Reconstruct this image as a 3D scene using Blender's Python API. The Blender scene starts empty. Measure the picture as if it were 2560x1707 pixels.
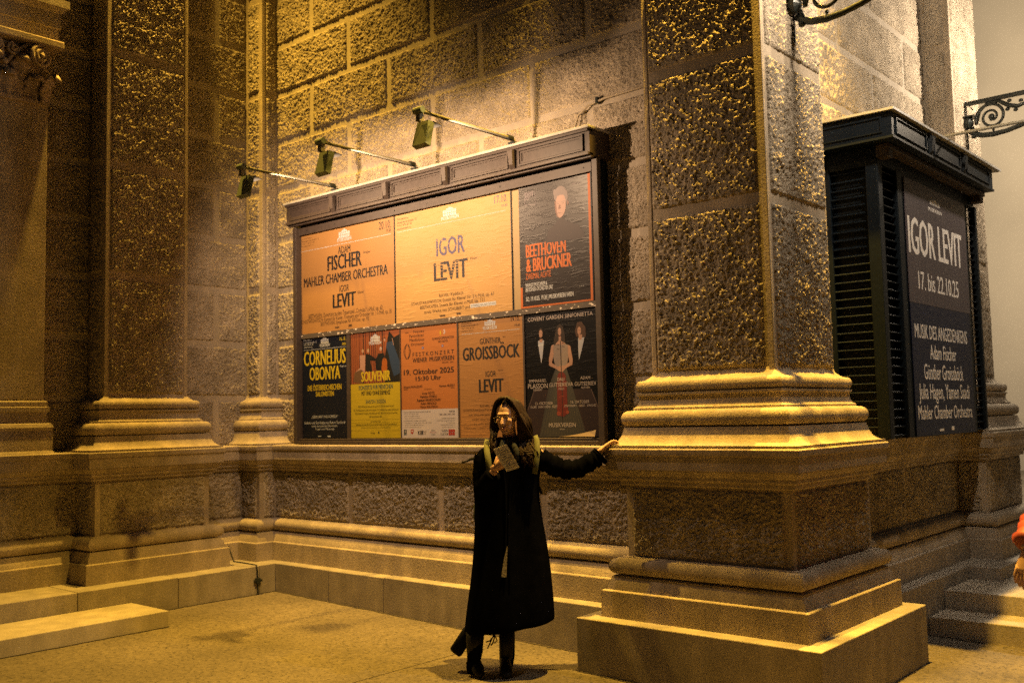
import bpy, math, random, bmesh
import numpy as np
from mathutils import Vector, Matrix
PI = math.pi
R = math.radians
rnd = random.Random(7)
rs = np.random.RandomState(11)
S = bpy.context.scene
COL = S.collection

# ------------------------------------------------------------------ camera
W0, H0 = 2560, 1707
YAW, PITCH, ROLL, FPX, K1, CH = -.71500387, .07631185, -.02197265, 2470.443, -.0054, 1.62
cam_f = Vector((math.sin(YAW)*math.cos(PITCH), math.cos(YAW)*math.cos(PITCH), math.sin(PITCH)))
_r = Vector((math.cos(YAW), -math.sin(YAW), 0)); _u = _r.cross(cam_f)
cam_r = _r*math.cos(ROLL)+_u*math.sin(ROLL)
cam_u = -_r*math.sin(ROLL)+_u*math.cos(ROLL)
camd = bpy.data.cameras.new('camera'); cam = bpy.data.objects.new('camera', camd); COL.objects.link(cam)
camd.sensor_width = 36; camd.lens = FPX/W0*36; camd.clip_end = 400
m = Matrix((cam_r, cam_u, -cam_f)).transposed().to_4x4(); m.translation = Vector((0, 0, CH)); cam.matrix_world = m
camd.dof.use_dof = True; camd.dof.focus_distance = 6.7; camd.dof.aperture_fstop = 2.2
S.camera = cam

# ------------------------------------------------------------------ world, lamps, exposure
w = bpy.data.worlds.new('World'); S.world = w; w.use_nodes = True
nt = w.node_tree; sky = nt.nodes.new('ShaderNodeTexSky'); sky.sky_type = 'NISHITA'; sky.sun_disc = False
sky.sun_elevation = R(-2.0); sky.sun_rotation = R(200)
nt.nodes['Background'].inputs[1].default_value = 0.10
nt.links.new(sky.outputs[0], nt.nodes['Background'].inputs[0])
S.view_settings.view_transform = 'Standard'; S.view_settings.look = 'None'; S.view_settings.gamma = 1
S.view_settings.use_curve_mapping = False; S.view_settings.exposure = -0.1
S.cycles.use_denoising = False
S.cycles.max_bounces = 5; S.cycles.diffuse_bounces = 3; S.cycles.glossy_bounces = 2; S.cycles.sample_clamp_indirect = 2.0
SODIUM = (1.0, .56, .068)
def lamp(name, loc, power, color, size=.12, kind='POINT', target=None, spot=None, blend=.3):
    d = bpy.data.lights.new(name, kind); d.energy = power; d.color = color
    if kind in ('POINT', 'SPOT'): d.shadow_soft_size = size
    o = bpy.data.objects.new(name, d); o.location = loc; COL.objects.link(o)
    if target is not None: o.rotation_euler = (Vector(target)-Vector(loc)).to_track_quat('-Z', 'Y').to_euler()
    if spot: d.spot_size = R(spot); d.spot_blend = blend
    return o
def down(p, dx=0, dy=0): return (p[0]+dx, p[1]+dy, 0)
p_ = (-3.0, 5.58, 8.2); lamp('street_lantern_light', p_, 8200, SODIUM, .06, 'SPOT', down(p_, -.8, -.7), 72, 1.0)
p_ = (-2.66, 6.6, 7.2); lamp('corner_pier_lantern_light', p_, 7600, SODIUM, .05, 'SPOT', down(p_, .4, -.3), 66, 1.0)
p_ = (-8.44, 4.74, 8.8); lamp('side_pier_lantern_light', p_, 5400, SODIUM, .10, 'SPOT', down(p_, 1.2, -.1), 70, 1.0)
lamp('far_street_light', (4.5, 12.0, 7.5), 60, (1.0, .80, .55), .3)
lamp('far_building_fill_light', (-4.0, 21.0, 8.0), 4800, (1.0, .80, .54), .5)  # unseen lamp, added to light the far building

def lin(c):
    return tuple(((v/255+.055)/1.055)**2.4 if v/255 > .04045 else v/255/12.92 for v in c)

# ------------------------------------------------------------------ pixel helpers: a picture point on a wall plane
def ray(x, y):
    a0 = (x-W0/2)/FPX; b0 = (y-H0/2)/FPX; a, b = a0, b0
    for _ in range(5):
        k = 1+K1*(a*a+b*b); a, b = a0/k, b0/k
    return cam_r*a-cam_u*b+cam_f
CAM = Vector((0, 0, CH))
def on_y(x, y, Y): d = ray(x, y); return CAM+d*(Y/d.y)
def on_x(x, y, X): d = ray(x, y); return CAM+d*(X/d.x)

# ------------------------------------------------------------------ materials
def mat(name, base, rough=.8, noise=0, nscale=8, bump=0, bscale=60, bdist=.01, metal=0, emit=None, stain=0, spec=.4, fine=0, specks=0):
    m = bpy.data.materials.new(name); m.use_nodes = True; t = m.node_tree; b = t.nodes['Principled BSDF']
    b.inputs['Roughness'].default_value = rough; b.inputs['Metallic'].default_value = metal
    b.inputs['Specular IOR Level'].default_value = spec
    b.inputs['Base Color'].default_value = (*base, 1)
    tc = t.nodes.new('ShaderNodeTexCoord')
    if noise or stain or fine:
        col = None
        def layer(scale, amt, lo, hi, prev, detail=5, vec=None):
            n = t.nodes.new('ShaderNodeTexNoise'); n.inputs['Scale'].default_value = scale; n.inputs['Detail'].default_value = detail
            t.links.new(vec or tc.outputs['Object'], n.inputs['Vector'])
            mr = t.nodes.new('ShaderNodeMapRange'); mr.inputs[1].default_value = lo; mr.inputs[2].default_value = hi
            mr.inputs[3].default_value = 1-amt; mr.inputs[4].default_value = 1+amt*.6
            t.links.new(n.outputs['Fac'], mr.inputs[0])
            mx = t.nodes.new('ShaderNodeMix'); mx.data_type = 'RGBA'; mx.blend_type = 'MULTIPLY'; mx.inputs[0].default_value = 1
            if prev is None: mx.inputs[6].default_value = (*base, 1)
            else: t.links.new(prev, mx.inputs[6])
            t.links.new(mr.outputs[0], mx.inputs[7])
            return mx.outputs[2]
        if noise: col = layer(nscale, noise, .3, .7, col)
        if fine: col = layer(nscale*22, fine, .3, .7, col, 3)
        if specks:
            col = layer(48, .5, .36, .42, col, 3); col = layer(.35, .2, .35, .65, col, 4)
        if stain:
            mp = t.nodes.new('ShaderNodeMapping'); mp.inputs['Scale'].default_value = (5, 5, .7)
            t.links.new(tc.outputs['Object'], mp.inputs[0])
            col = layer(1.5, stain, .45, .7, col, 6, mp.outputs[0])
        t.links.new(col, b.inputs['Base Color'])
    if bump:
        n = t.nodes.new('ShaderNodeTexNoise'); n.inputs['Scale'].default_value = bscale; n.inputs['Detail'].default_value = 6
        n.inputs['Roughness'].default_value = .65
        t.links.new(tc.outputs['Object'], n.inputs['Vector'])
        bp = t.nodes.new('ShaderNodeBump'); bp.inputs['Strength'].default_value = bump; bp.inputs['Distance'].default_value = bdist
        t.links.new(n.outputs['Fac'], bp.inputs['Height']); t.links.new(bp.outputs[0], b.inputs['Normal'])
    if emit: b.inputs['Emission Color'].default_value = (*emit[0], 1); b.inputs['Emission Strength'].default_value = emit[1]
    return m
M = {}
M['rough'] = mat('rough_stone', (.41, .35, .27), .95, .28, 5, 1.0, 80, .014, fine=.35, spec=.12)
M['smooth'] = mat('dressed_stone', (.40, .335, .255), .9, .22, 3.5, .6, 70, .010, stain=.16, fine=.2, spec=.22)
M['joint'] = mat('recessed_bed_stone', (.37, .32, .255), .85, .14, 4, .35, 60, .006, stain=.1)
M['plinth'] = mat('plinth_granite', (.33, .29, .24), .8, .2, 6, .45, 130, .006, stain=.14, fine=.3)
M['step'] = mat('step_stone', (.40, .35, .28), .75, .2, 5, .35, 120, .005, stain=.1, fine=.25)
M['ground'] = mat('worn_asphalt', (.104, .086, .064), .85, .3, 1.2, .6, 120, .008, fine=.28, specks=1)
M['gap'] = mat('dark_joint', (.03, .027, .022), .95)
M['paint'] = mat('dark_cabinet_paint', (.046, .034, .029), .55, .2, 30, .12, 200, .002)
M['paint_black'] = mat('black_green_paint', (.004, .008, .013), .5, .2, 30, .1, 200, .002, spec=.22)
M['lip'] = mat('sheet_zinc', (.32, .31, .29), .5, .2, 12)
M['iron'] = mat('wrought_iron', (.030, .036, .034), .35, .3, 40, .2, 80, .004, metal=.3)
M['fixture'] = mat('lamp_housing_green', (.12, .15, .12), .5, .15, 60, .1, 100, .002)
M['visor_black'] = mat('black_visor', (.008, .008, .008), 1.0, spec=0)  # plain black, keeps the lamp-lit inside of the added visor dark
M['rod'] = mat('galvanised_rod', (.20, .19, .155), .7)
M['glass_lit'] = mat('lit_lamp_glass', (.9, .8, .6), .4, emit=((1, .72, .42), .05))
M['plaster'] = mat('far_plaster', (.36, .32, .26), .9, .22, .25)
M['hair'] = mat('brown_hair', (.026, .0145, .0095), .62, .35, 30, spec=.2)
M['skin'] = mat('skin', (.50, .32, .26), .8, .06, 30, spec=.15)
M['lips'] = mat('lips', (.30, .10, .09), .45)
M['eye'] = mat('eye_dark', (.03, .02, .02), .2)
M['coat'] = mat('black_wool_coat', (.0028, .0030, .0052), 1.0, .3, 20, .4, 120, .006, spec=.0)
M['dark'] = mat('dark_cloth', (.006, .007, .009), .9, .3, 20, .3, 90, .005, spec=.1)
M['leather'] = mat('boot_leather', (.006, .006, .007), .5, .2, 30, spec=.25)
M['scarf'] = mat('patterned_scarf', (.006, .008, .011), .9, .9, 60, .4, 60, .01)
M['skirt'] = mat('speckled_skirt', (.16, .14, .12), .9, 1.0, 90)
M['strap'] = mat('yellow_green_strap', (.085, .09, .040), .9, .1, 40, .2, 200, .003)
M['pack'] = mat('backpack_cloth', (.05, .065, .055), .85, .3, 20)
M['page'] = mat('printed_page', (.66, .61, .46), .8, .3, 60)
M['metal'] = mat('thin_gold_metal', (.14, .11, .08), .45, metal=.6)
M['pink'] = mat('red_puffer_nylon', (.24, .04, .042), .6, .1, 20, .2, 40, .01)
M['trouser'] = mat('dark_trousers', (.03, .03, .035), .9)
M['white'] = mat('white_paper', (.72, .68, .60), .8)

# ------------------------------------------------------------------ object helpers
def tag(o, label=None, cat=None, group=None, kind=None):
    if label: o['label'] = label
    if cat: o['category'] = cat
    if group: o['group'] = group
    if kind: o['kind'] = kind
    return o
def empty(name, loc=(0, 0, 0), parent=None):
    o = bpy.data.objects.new(name, None); o.location = loc; o.empty_display_size = .1; COL.objects.link(o)
    if parent: o.parent = parent
    return o
class MB:
    def __init__(s): s.v = []; s.f = []
    def add(s, v, f):
        n = len(s.v); s.v += [tuple(p) for p in v]; s.f += [tuple(i+n for i in q) for q in f]; return s
    def box(s, a, b):
        (x0, y0, z0), (x1, y1, z1) = a, b
        x0, x1 = min(x0, x1), max(x0, x1); y0, y1 = min(y0, y1), max(y0, y1); z0, z1 = min(z0, z1), max(z0, z1)
        return s.add([(x0,y0,z0),(x1,y0,z0),(x1,y1,z0),(x0,y1,z0),(x0,y0,z1),(x1,y0,z1),(x1,y1,z1),(x0,y1,z1)],
                     [(0,3,2,1),(4,5,6,7),(0,1,5,4),(1,2,6,5),(2,3,7,6),(3,0,4,7)])
    def tube(s, pts, r, n=8, flat=1, cap=True):
        pts = [Vector(p) for p in pts]; k = len(pts); rr = r if hasattr(r, '__len__') else [r]*k
        ref = Vector((0, 0, 1)); V = []
        t0 = (pts[1]-pts[0]).normalized()
        if abs(t0.z) > .9: ref = Vector((1, 0, 0))
        a = t0.cross(ref).normalized()
        for i, p in enumerate(pts):
            t = (pts[min(i+1, k-1)]-pts[max(i-1, 0)]).normalized()
            a = (a-t*a.dot(t)).normalized(); b = t.cross(a)
            for j in range(n):
                an = 2*PI*j/n; V.append(p+a*(rr[i]*math.cos(an))+b*(rr[i]*flat*math.sin(an)))
        F = [(i*n+j, i*n+(j+1) % n, (i+1)*n+(j+1) % n, (i+1)*n+j) for i in range(k-1) for j in range(n)]
        if cap: F += [tuple(range(n-1, -1, -1)), tuple(range((k-1)*n, k*n))]
        return s.add(V, F)
    def rings(s, rings, cap=True):
        n = len(rings[0]); V = [p for r_ in rings for p in r_]; k = len(rings)
        F = [(i*n+j, i*n+(j+1) % n, (i+1)*n+(j+1) % n, (i+1)*n+j) for i in range(k-1) for j in range(n)]
        if cap: F += [tuple(range(n-1, -1, -1)), tuple(range((k-1)*n, k*n))]
        return s.add(V, F)
    def ell(s, c, r, n=16, k=10, mtx=None):
        V = []; c = Vector(c)
        for i in range(k+1):
            th = PI*i/k
            for j in range(n):
                p = Vector((r[0]*math.sin(th)*math.cos(2*PI*j/n), r[1]*math.sin(th)*math.sin(2*PI*j/n), r[2]*math.cos(th)))
                if mtx: p = mtx @ p
                V.append(c+p)
        F = [(i*n+j, (i+1)*n+j, (i+1)*n+(j+1) % n, i*n+(j+1) % n) for i in range(k) for j in range(n)]
        return s.add(V, F)
    def build(s, name, m, parent=None, smooth=False, bevel=0, auto=0):
        me = bpy.data.meshes.new(name); me.from_pydata(s.v, [], s.f); me.materials.append(m)
        if smooth: me.shade_smooth()
        if auto: me.shade_smooth(); me.set_sharp_from_angle(angle=R(auto))
        o = bpy.data.objects.new(name, me); COL.objects.link(o)
        if parent: o.parent = parent; o.matrix_parent_inverse = parent.matrix_basis.inverted()
        if bevel:
            b = o.modifiers.new('b', 'BEVEL'); b.width = bevel; b.segments = 2; b.limit_method = 'ANGLE'
        return o
def bake(o):
    dg = bpy.context.evaluated_depsgraph_get(); me = bpy.data.meshes.new_from_object(o.evaluated_get(dg))
    o.modifiers.clear(); o.data = me; return o

# ------------------------------------------------------------------ plan of the building
WY = 6.194; WX = -8.92; LP = (4.31, 5.13); SPY = 6.0; LX = -8.62
PL, PR, PF, PB = -3.747, -2.847, 5.802, 6.717
BX = -3.12; FP = (9.78, 10.62)
ZC = 1.39; TOP = 6.66
def offset_path(path, t):
    out = []
    for i, p in enumerate(path):
        n = Vector((0, 0))
        for j in (i-1, i):
            if 0 <= j < len(path)-1:
                d = Vector(path[j+1])-Vector(path[j]); d.normalize(); nn = Vector((d.y, -d.x))
                if n.dot(nn) < .5: n += nn
        out.append((p[0]+n.x*t, p[1]+n.y*t))
    return out
def sweep(path, prof, name, m, parent, smooth=True, auto=True):
    rows = [[(x, y, z) for x, y in offset_path(path, t)] for t, z in prof]; k = len(path)
    mb = MB()
    for j in range(k-1):
        V = []
        for r_ in rows: V += [r_[j], r_[j+1]]
        mb.add(V, [(2*i, 2*i+1, 2*i+3, 2*i+2) for i in range(len(prof)-1)])
    return mb.build(name, m, parent, auto=32)
FULL = [(WX, -1.5), (WX, LP[0]), (LX, LP[0]), (LX, LP[1]), (WX, LP[1]), (WX, SPY), (LX, SPY), (LX, WY),
        (PL, WY), (PL, PF), (PR, PF), (PR, PB), (BX, PB), (BX, FP[0]), (PR, FP[0]), (PR, FP[1]), (BX, FP[1]), (BX, 10.9)]

def sweep_stones(path, prof, name, m, parent, ln=1.15):
    """the same moulding cut into its stones: mitred at the corners, hairline joints between"""
    rows = [offset_path(path, t) for t, z in prof]
    for j in range(len(path)-1):
        L = math.dist(path[j], path[j+1]); n = max(1, round(L/ln)); fr = [0]+[(k+rnd.uniform(-.12, .12))/n for k in range(1, n)]+[1]
        d = (Vector(path[j+1])-Vector(path[j])).normalized(); nn = Vector((d.y, -d.x))
        for a, b in zip(fr[:-1], fr[1:]):
            V = []; off = nn*rnd.uniform(-.0015, .0015)
            for r_, (t, z) in zip(rows, prof):
                p, q = Vector(r_[j]), Vector(r_[j+1])
                base0 = Vector(path[j])+nn*t; e0 = p if a == 0 else base0+d*(L*a+.0012); e1 = q if b == 1 else base0+d*(L*b-.0012)
                V += [(e0.x+off.x, e0.y+off.y, z), (e1.x+off.x, e1.y+off.y, z)]
            MB().add(V, [(2*i, 2*i+1, 2*i+3, 2*i+2) for i in range(len(prof)-1)]).build(name, m, parent, auto=32)
hall = empty('concert_hall', (-6, 6.5, 0))
tag(hall, 'rusticated stone concert hall facade with corner piers and moulded base', 'building')
# core of each wall
def core(name, boxes, m=None, parent=hall):
    mb = MB()
    for a, b in boxes: mb.box(a, b)
    return mb.build(name, m or M['joint'], parent)
HT = 9.5
side_wall = core('side_wall', [((WX-.5, -1.5, .2), (WX, WY+.6, HT))])
main_wall = core('main_wall', [((WX, WY, .2), (BX-.002, WY+.5, HT))])
facade_wall = core('facade_wall', [((BX-.4, WY+.5, .2), (BX, 10.9, HT)), ((BX-.4, 10.9, .2), (BX-9, 11.2, HT))])
corner_pier = core('corner_pier', [((PL, PF, .6), (PR, WY, HT)), ((BX-.1, WY, .6), (PR, PB, HT))], M['smooth'])
left_pier = core('side_pier', [((WX, LP[0], .6), (LX, LP[1], HT))], M['smooth'])
angle_pier = core('angle_pier', [((WX, SPY, .6), (LX, WY, HT))], M['smooth'])
far_pier = core('far_pier', [((BX, FP[0], .6), (PR, FP[1], HT))], M['smooth'])
# dado core
DP = offset_path(FULL, .150)
sweep(FULL, [(.150, .60), (.150, 1.20)], 'dado_bed', M['smooth'], hall)

# ---- mouldings
torus = lambda t0, z0, z1, b, n=14: [(t0+b*math.sin(PI*i/n)**.8 if 0 < i < n else t0, z0+(z1-z0)*(.5-.5*math.cos(PI*i/n))) for i in range(n+1)]
sweep_stones(FULL, [(.15, 1.139), (.175, 1.141), (.182, 1.150), (.182, 1.172), (.198, 1.176), (.206, 1.186), (.206, 1.206), (.222, 1.214), (.236, 1.236),
             (.243, 1.244), (.243, 1.250), (.250, 1.252), (.252, 1.342), (.262, 1.346), (.264, 1.352), (.264, 1.385), (.258, 1.393), (.20, 1.396), (-.02, 1.398)], 'cornice_stone', M['smooth'], hall)
sweep_stones(FULL, [(.14, .662), (.185, .662)]+torus(.188, .545, .656, .062)[::-1]+[(.215, .541), (.232, .535), (.235, .522), (.246, .50), (.262, .462), (.265, .448), (.284, .444), (.288, .438), (.290, .275), (.29, .2)], 'foot_moulding_stone', M['smooth'], hall, 1.3)
BASE = [(.05, 1.397), (.246, 1.397), (.247, 1.402), (.246, 1.412), (.224, 1.413), (.205, 1.423), (.184, 1.442), (.168, 1.475), (.158, 1.51), (.153, 1.530), (.118, 1.532)] \
    + torus(.118, 1.534, 1.644, .050) + [(.108, 1.646), (.107, 1.662), (.092, 1.668), (.080, 1.69), (.074, 1.715), (.077, 1.742), (.088, 1.747), (.088, 1.762), (.062, 1.764)] \
    + torus(.060, 1.766, 1.846, .030) + [(.045, 1.848), (.036, 1.856), (.018, 1.87), (.006, 1.885), (.001, 1.905), (-.01, 1.905)]
def pier_path(x0, ya, x1, yb): return [(x0, ya), (x1, ya), (x1, yb), (x0, yb)]
sweep([(PL, WY), (PL, PF), (PR, PF), (PR, PB), (BX, PB)], BASE, 'base_moulding', M['smooth'], corner_pier)
sweep(pier_path(WX, LP[0], LX, LP[1]), BASE, 'base_moulding', M['smooth'], left_pier)
sweep([(WX, SPY), (LX, SPY), (LX, WY)], BASE, 'base_moulding', M['smooth'], angle_pier)
sweep(pier_path(BX, FP[0], PR, FP[1]), BASE, 'base_moulding', M['smooth'], far_pier)

# ---- plinth stones (straight front on the left and main wall)
PLX = -8.105; PLY = WY-.4135
def plinth_stone(a, b, parent=hall):
    d = rnd.uniform(-.003, .003); g = .0025
    (x0, y0, z0), (x1, y1, z1) = a, b
    mb = MB(); mb.box((x0, y0, z0), (x1, y1, z1+d)); return mb.build('plinth_stone', M['plinth'], parent, bevel=.006)
ys = [-1.5, .6, 2.2, 3.845, 4.75, 5.60, PLY-.002]
for a, b in zip(ys[:-1], ys[1:]): plinth_stone((-8.9, a+.002, -.2), (PLX+rnd.uniform(-.002, .002), b-.002, .266))
xs = [-8.60, -7.3, -6.55, -5.3, -4.165]
for a, b in zip(xs[:-1], xs[1:]): plinth_stone((a+.002 if a > -8.5 else a, PLY+rnd.uniform(-.002, .002), -.25), (b-.002, WY-.1, .266))
plinth_stone((PL-.4135, PF-.4135, -.3), (PR+.4135, PB+.40, .266), corner_pier)
for a, b in ((PB+.402, 8.2), (8.202, 9.0)): plinth_stone((BX, a, -.3), (BX+.41, b, .268))
plinth_stone((BX, 9.002, -.3), (-2.45, 11.2, .270), far_pier)
# sloped weathering between plinth and foot moulding
# ---- rock faced stones
def lattice(nu, nv, su, sv):
    g = rs.rand(int(nu/su)+4, int(nv/sv)+4); u = np.arange(nu)/su; v = np.arange(nv)/sv
    i = u.astype(int); j = v.astype(int); fu = (u-i)[:, None]; fv = (v-j)[None, :]
    fu = fu*fu*(3-2*fu); fv = fv*fv*(3-2*fv)
    a = g[i][:, j]; b = g[i+1][:, j]; c = g[i][:, j+1]; d = g[i+1][:, j+1]
    return a*(1-fu)*(1-fv)+b*fu*(1-fv)+c*(1-fu)*fv+d*fu*fv
NSTONE = [0]
def stone(O, U, V, w_, h_, parent, step=.0086, proud=.013, amp=.0180, mask=None, name='stone'):
    """rock faced block: a displaced grid whose rim falls back to the wall plane"""
    O = np.array(O, float); U = np.array(U, float); V = np.array(V, float); N = np.cross(U, V)
    nu = max(4, int(round(w_/step))+1); nv = max(4, int(round(h_/step))+1)
    a = np.linspace(0, w_, nu); b = np.linspace(0, h_, nv)
    h = lattice(nu, nv, 1.45, 1.45)*.44+rs.rand(nu, nv)*.40+lattice(nu, nv, 5, 5)*.16
    h = np.clip((h-.25)/.5, 0, 1.1)**1.2
    big = lattice(nu, nv, 9, 9)
    d = proud*(.7+.6*big)+amp*(h-.45)
    A = np.minimum(a, w_-a)[:, None]; B = np.minimum(b, h_-b)[None, :]
    edge = np.clip(np.minimum(A, B)/.016, 0, 1)
    jag = lattice(nu, nv, 2.5, 2.5)
    edge = np.clip(edge*1.2-(1-edge)*jag*.5, 0, 1)
    rim = np.zeros((nu, nv), bool); rim[0] = rim[-1] = True; rim[:, 0] = rim[:, -1] = True
    d = d*edge; d = np.where(rim, -.004, np.maximum(d, .003))
    ja = (rs.rand(nu, nv)-.5)*step*.5; jb = (rs.rand(nu, nv)-.5)*step*.5
    ja[rim] = 0; jb[rim] = 0
    P = O+(a[:, None]+ja)[..., None]*U+(b[None, :]+jb)[..., None]*V+d[..., None]*N
    idx = np.arange(nu*nv).reshape(nu, nv)
    q = np.stack([idx[:-1, :-1], idx[1:, :-1], idx[1:, 1:], idx[:-1, 1:]], -1).reshape(-1, 4)
    if mask is not None:
        c = P.reshape(-1, 3)[q].mean(1); q = q[~mask(c)]
        if len(q) == 0: return
    me = bpy.data.meshes.new(name); me.vertices.add(nu*nv); me.vertices.foreach_set('co', P.reshape(-1))
    me.loops.add(len(q)*4); me.loops.foreach_set('vertex_index', q.reshape(-1).astype(np.int32))
    me.polygons.add(len(q)); me.polygons.foreach_set('loop_start', np.arange(0, len(q)*4, 4, dtype=np.int32))
    me.update(calc_edges=True); me.materials.append(M['rough'])
    o = bpy.data.objects.new(name, me); COL.objects.link(o); o.parent = parent
    o.matrix_parent_inverse = parent.matrix_basis.inverted(); NSTONE[0] += len(q)
    return o
Jt = .056
JZ = [1.345, 1.85, 2.405, 2.96, 3.495, 4.03, 4.54, 5.06, 5.585, 6.11, TOP]
XU, YU, ZU = (1, 0, 0), (0, 1, 0), (0, 0, 1)
hid = lambda c: (c[:, 0] > -7.93) & (c[:, 0] < -4.40) & (c[:, 2] > 1.45) & (c[:, 2] < 3.66)
# main wall: normal -Y : U=+X, V=+Z gives N = X x Z = -Y
for i in range(len(JZ)-1):
    z0, z1 = JZ[i]+(Jt if i else .058), JZ[i+1]
    js = [-8.03, -6.855, -5.68, -4.51] if i % 2 == 0 else [-7.44, -6.267, -5.09]
    e = [LX+.005]+[v for j in js for v in (j-.028, j+.028)]+[PL-.006]
    for a, b in zip(e[::2], e[1::2]):
        if a > -7.9 and b < -4.45 and z0 > 1.38 and z1 < 3.65: continue
        stone((a, WY, z0), XU, ZU, b-a, z1-z0, main_wall, mask=hid)
# side wall (normal +X): U=+Y, V=+Z -> N = Y x Z = +X
for i in range(len(JZ)-1):
    z0, z1 = JZ[i]+(Jt if i else .058), JZ[i+1]
    if i % 2 == 0: e = [LP[1]+.004, 5.61, 5.67, SPY-.006]
    else: e = [LP[1]+.004, SPY-.006]
    for a, b in zip(e[::2], e[1::2]): stone((WX, a, z0), YU, ZU, b-a, z1-z0, side_wall)
    stone((WX, 3.60, z0), YU, ZU, LP[0]-3.606, z1-z0, side_wall)
    # facade wall beyond the corner pier
    js = [7.14, 8.175, 9.255] if i % 2 == 1 else [7.72, 8.46]
    js = [7.73, 9.25] if i % 2 == 0 else [6.95, 8.455]
    if i >= 4:
        e = [PB+.006]+[v for j in js for v in (j-.026, j+.026)]+[FP[0]-.006]
        for a, b in zip(e[::2], e[1::2]): stone((BX, a, z0), YU, ZU, b-a, z1-z0, facade_wall, step=.015)
# piers: double courses
PZ = [1.90, 2.96, 3.985, 5.04, 6.08, TOP]
PZC = [1.90, 2.965, 3.945, 5.02, 6.08, TOP]
mg = .052
for i in range(len(PZ)-1):
    z0, z1 = PZC[i]+(Jt+.012 if i else .012), PZC[i+1]
    stone((PL+mg*.7, PF, z0), XU, ZU, PR-PL-mg*1.7, z1-z0, corner_pier)
    stone((PR, PF+mg, z0), YU, ZU, PB-PF-mg*1.4, z1-z0, corner_pier)
    z0, z1 = PZ[i]+(Jt+.012 if i else .012), PZ[i+1]
    stone((LX, LP[0]+mg*.8, z0), YU, ZU, LP[1]-LP[0]-mg*1.5, z1-z0, left_pier)
    stone((WX+.03, LP[0], z0), XU, ZU, .3-mg-.03, z1-z0, left_pier)
    stone((WX+.05, SPY, z0), XU, ZU, .3-mg-.05, z1-z0, angle_pier)
    stone((LX, SPY+.045, z0), YU, ZU, WY-SPY-.075, z1-z0, angle_pier)
    stone((BX+.04, FP[0], z0), XU, ZU, PR-BX-.04-mg, z1-z0, far_pier, step=.02)
    stone((PR, FP[0]+mg, z0), YU, ZU, FP[1]-FP[0]-2*mg, z1-z0, far_pier, step=.015)
# raised arris beads on the pier corners
for x, y, p in ((PR, PF, corner_pier), (LX, LP[0], left_pier), (LX, LP[1], left_pier), (LX, SPY, angle_pier), (PR, FP[0], far_pier), (PL, PF, corner_pier)):
    sx = 1 if x in (PR, LX) else -1
    MB().box((x-.034*sx, y-.006 if y != LP[1] else y-.034, 1.87), (x+.006*sx, y+.034 if y != LP[1] else y+.006, HT)).build('corner_bead', M['smooth'], p, bevel=.006)
# dado stones, between foot moulding and cornice
dz0, dz1 = .672, 1.128; t = .150
def dado(O, U, ln, parent): stone((O[0], O[1], dz0), U, ZU, ln, dz1-dz0, parent, proud=.012, amp=.020)
y = WY-t
e = [LX+t+.02, -7.315, -7.26, -6.12, -6.06, -4.98, -4.92, PL-t-.01]
for a, b in zip(e[::2], e[1::2]): dado((a, y), XU, b-a, main_wall)
dado((PL-t+.045, PF-t), XU, PR-PL+2*t-.09, corner_pier)
dado((PR+t, PF-t+.045), YU, PB-PF+2*t-.09, corner_pier)
e = [PB+t+.01, 8.29, 8.335, FP[0]-t-.01]
for a, b in zip(e[::2], e[1::2]): dado((BX+t, a), YU, b-a, facade_wall)
dado((BX+t+.02, FP[0]-t), XU, PR-BX-.065, far_pier); dado((PR+t, FP[0]-t+.045), YU, FP[1]-FP[0]+2*t-.09, far_pier)
dado((LX+t, LP[0]-t+.045), YU, LP[1]-LP[0]+2*t-.09, left_pier); dado((WX+t+.01, LP[0]-t), XU, .3-.055, left_pier)
dado((WX+t, LP[1]+t+.02), YU, SPY-LP[1]-2*t-.03, side_wall)
dado((WX+t+.01, SPY-t), XU, .3-.055, angle_pier); dado((LX+t, SPY-t+.045), YU, WY-SPY-.06, angle_pier)
dado((WX+t, 1.6), YU, LP[0]-t-.02-1.6, side_wall)

# ---- smooth pilaster with a carved capital at the far left
pil = empty('pilaster', (-8.8, 2.9, 1.4), hall)
pil.matrix_parent_inverse = hall.matrix_basis.inverted()
def build_in(mb, name, m, parent, **k):
    o = mb.build(name, m, None, **k); o.parent = parent
    o.matrix_parent_inverse = (parent.matrix_world if False else Matrix.Translation(parent.location)).inverted(); return o
PX, PY = -8.79, 3.85
build_in(MB().box((WX, 2.75, 1.86), (PX, PY, 4.50)), 'shaft', M['smooth'], pil, bevel=.01)
mb = MB(); pth = [(WX, 2.7), (PX, 2.7), (PX, PY), (WX, PY)]
PB_ = [(-.02, 1.86), (.015, 1.85), (.022, 1.84), (.022, 1.80), (.035, 1.795), (.035, 1.76), (.02, 1.75), (.018, 1.70), (.022, 1.66), (.05, 1.65), (.062, 1.62), (.05, 1.59), (.055, 1.58), (.055, 1.42), (.07, 1.40), (.07, 1.394)][::-1]
o = sweep(pth, PB_, 'foot', M['smooth'], None); o.parent = pil; o.matrix_parent_inverse = Matrix.Translation(pil.location).inverted()
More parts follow.
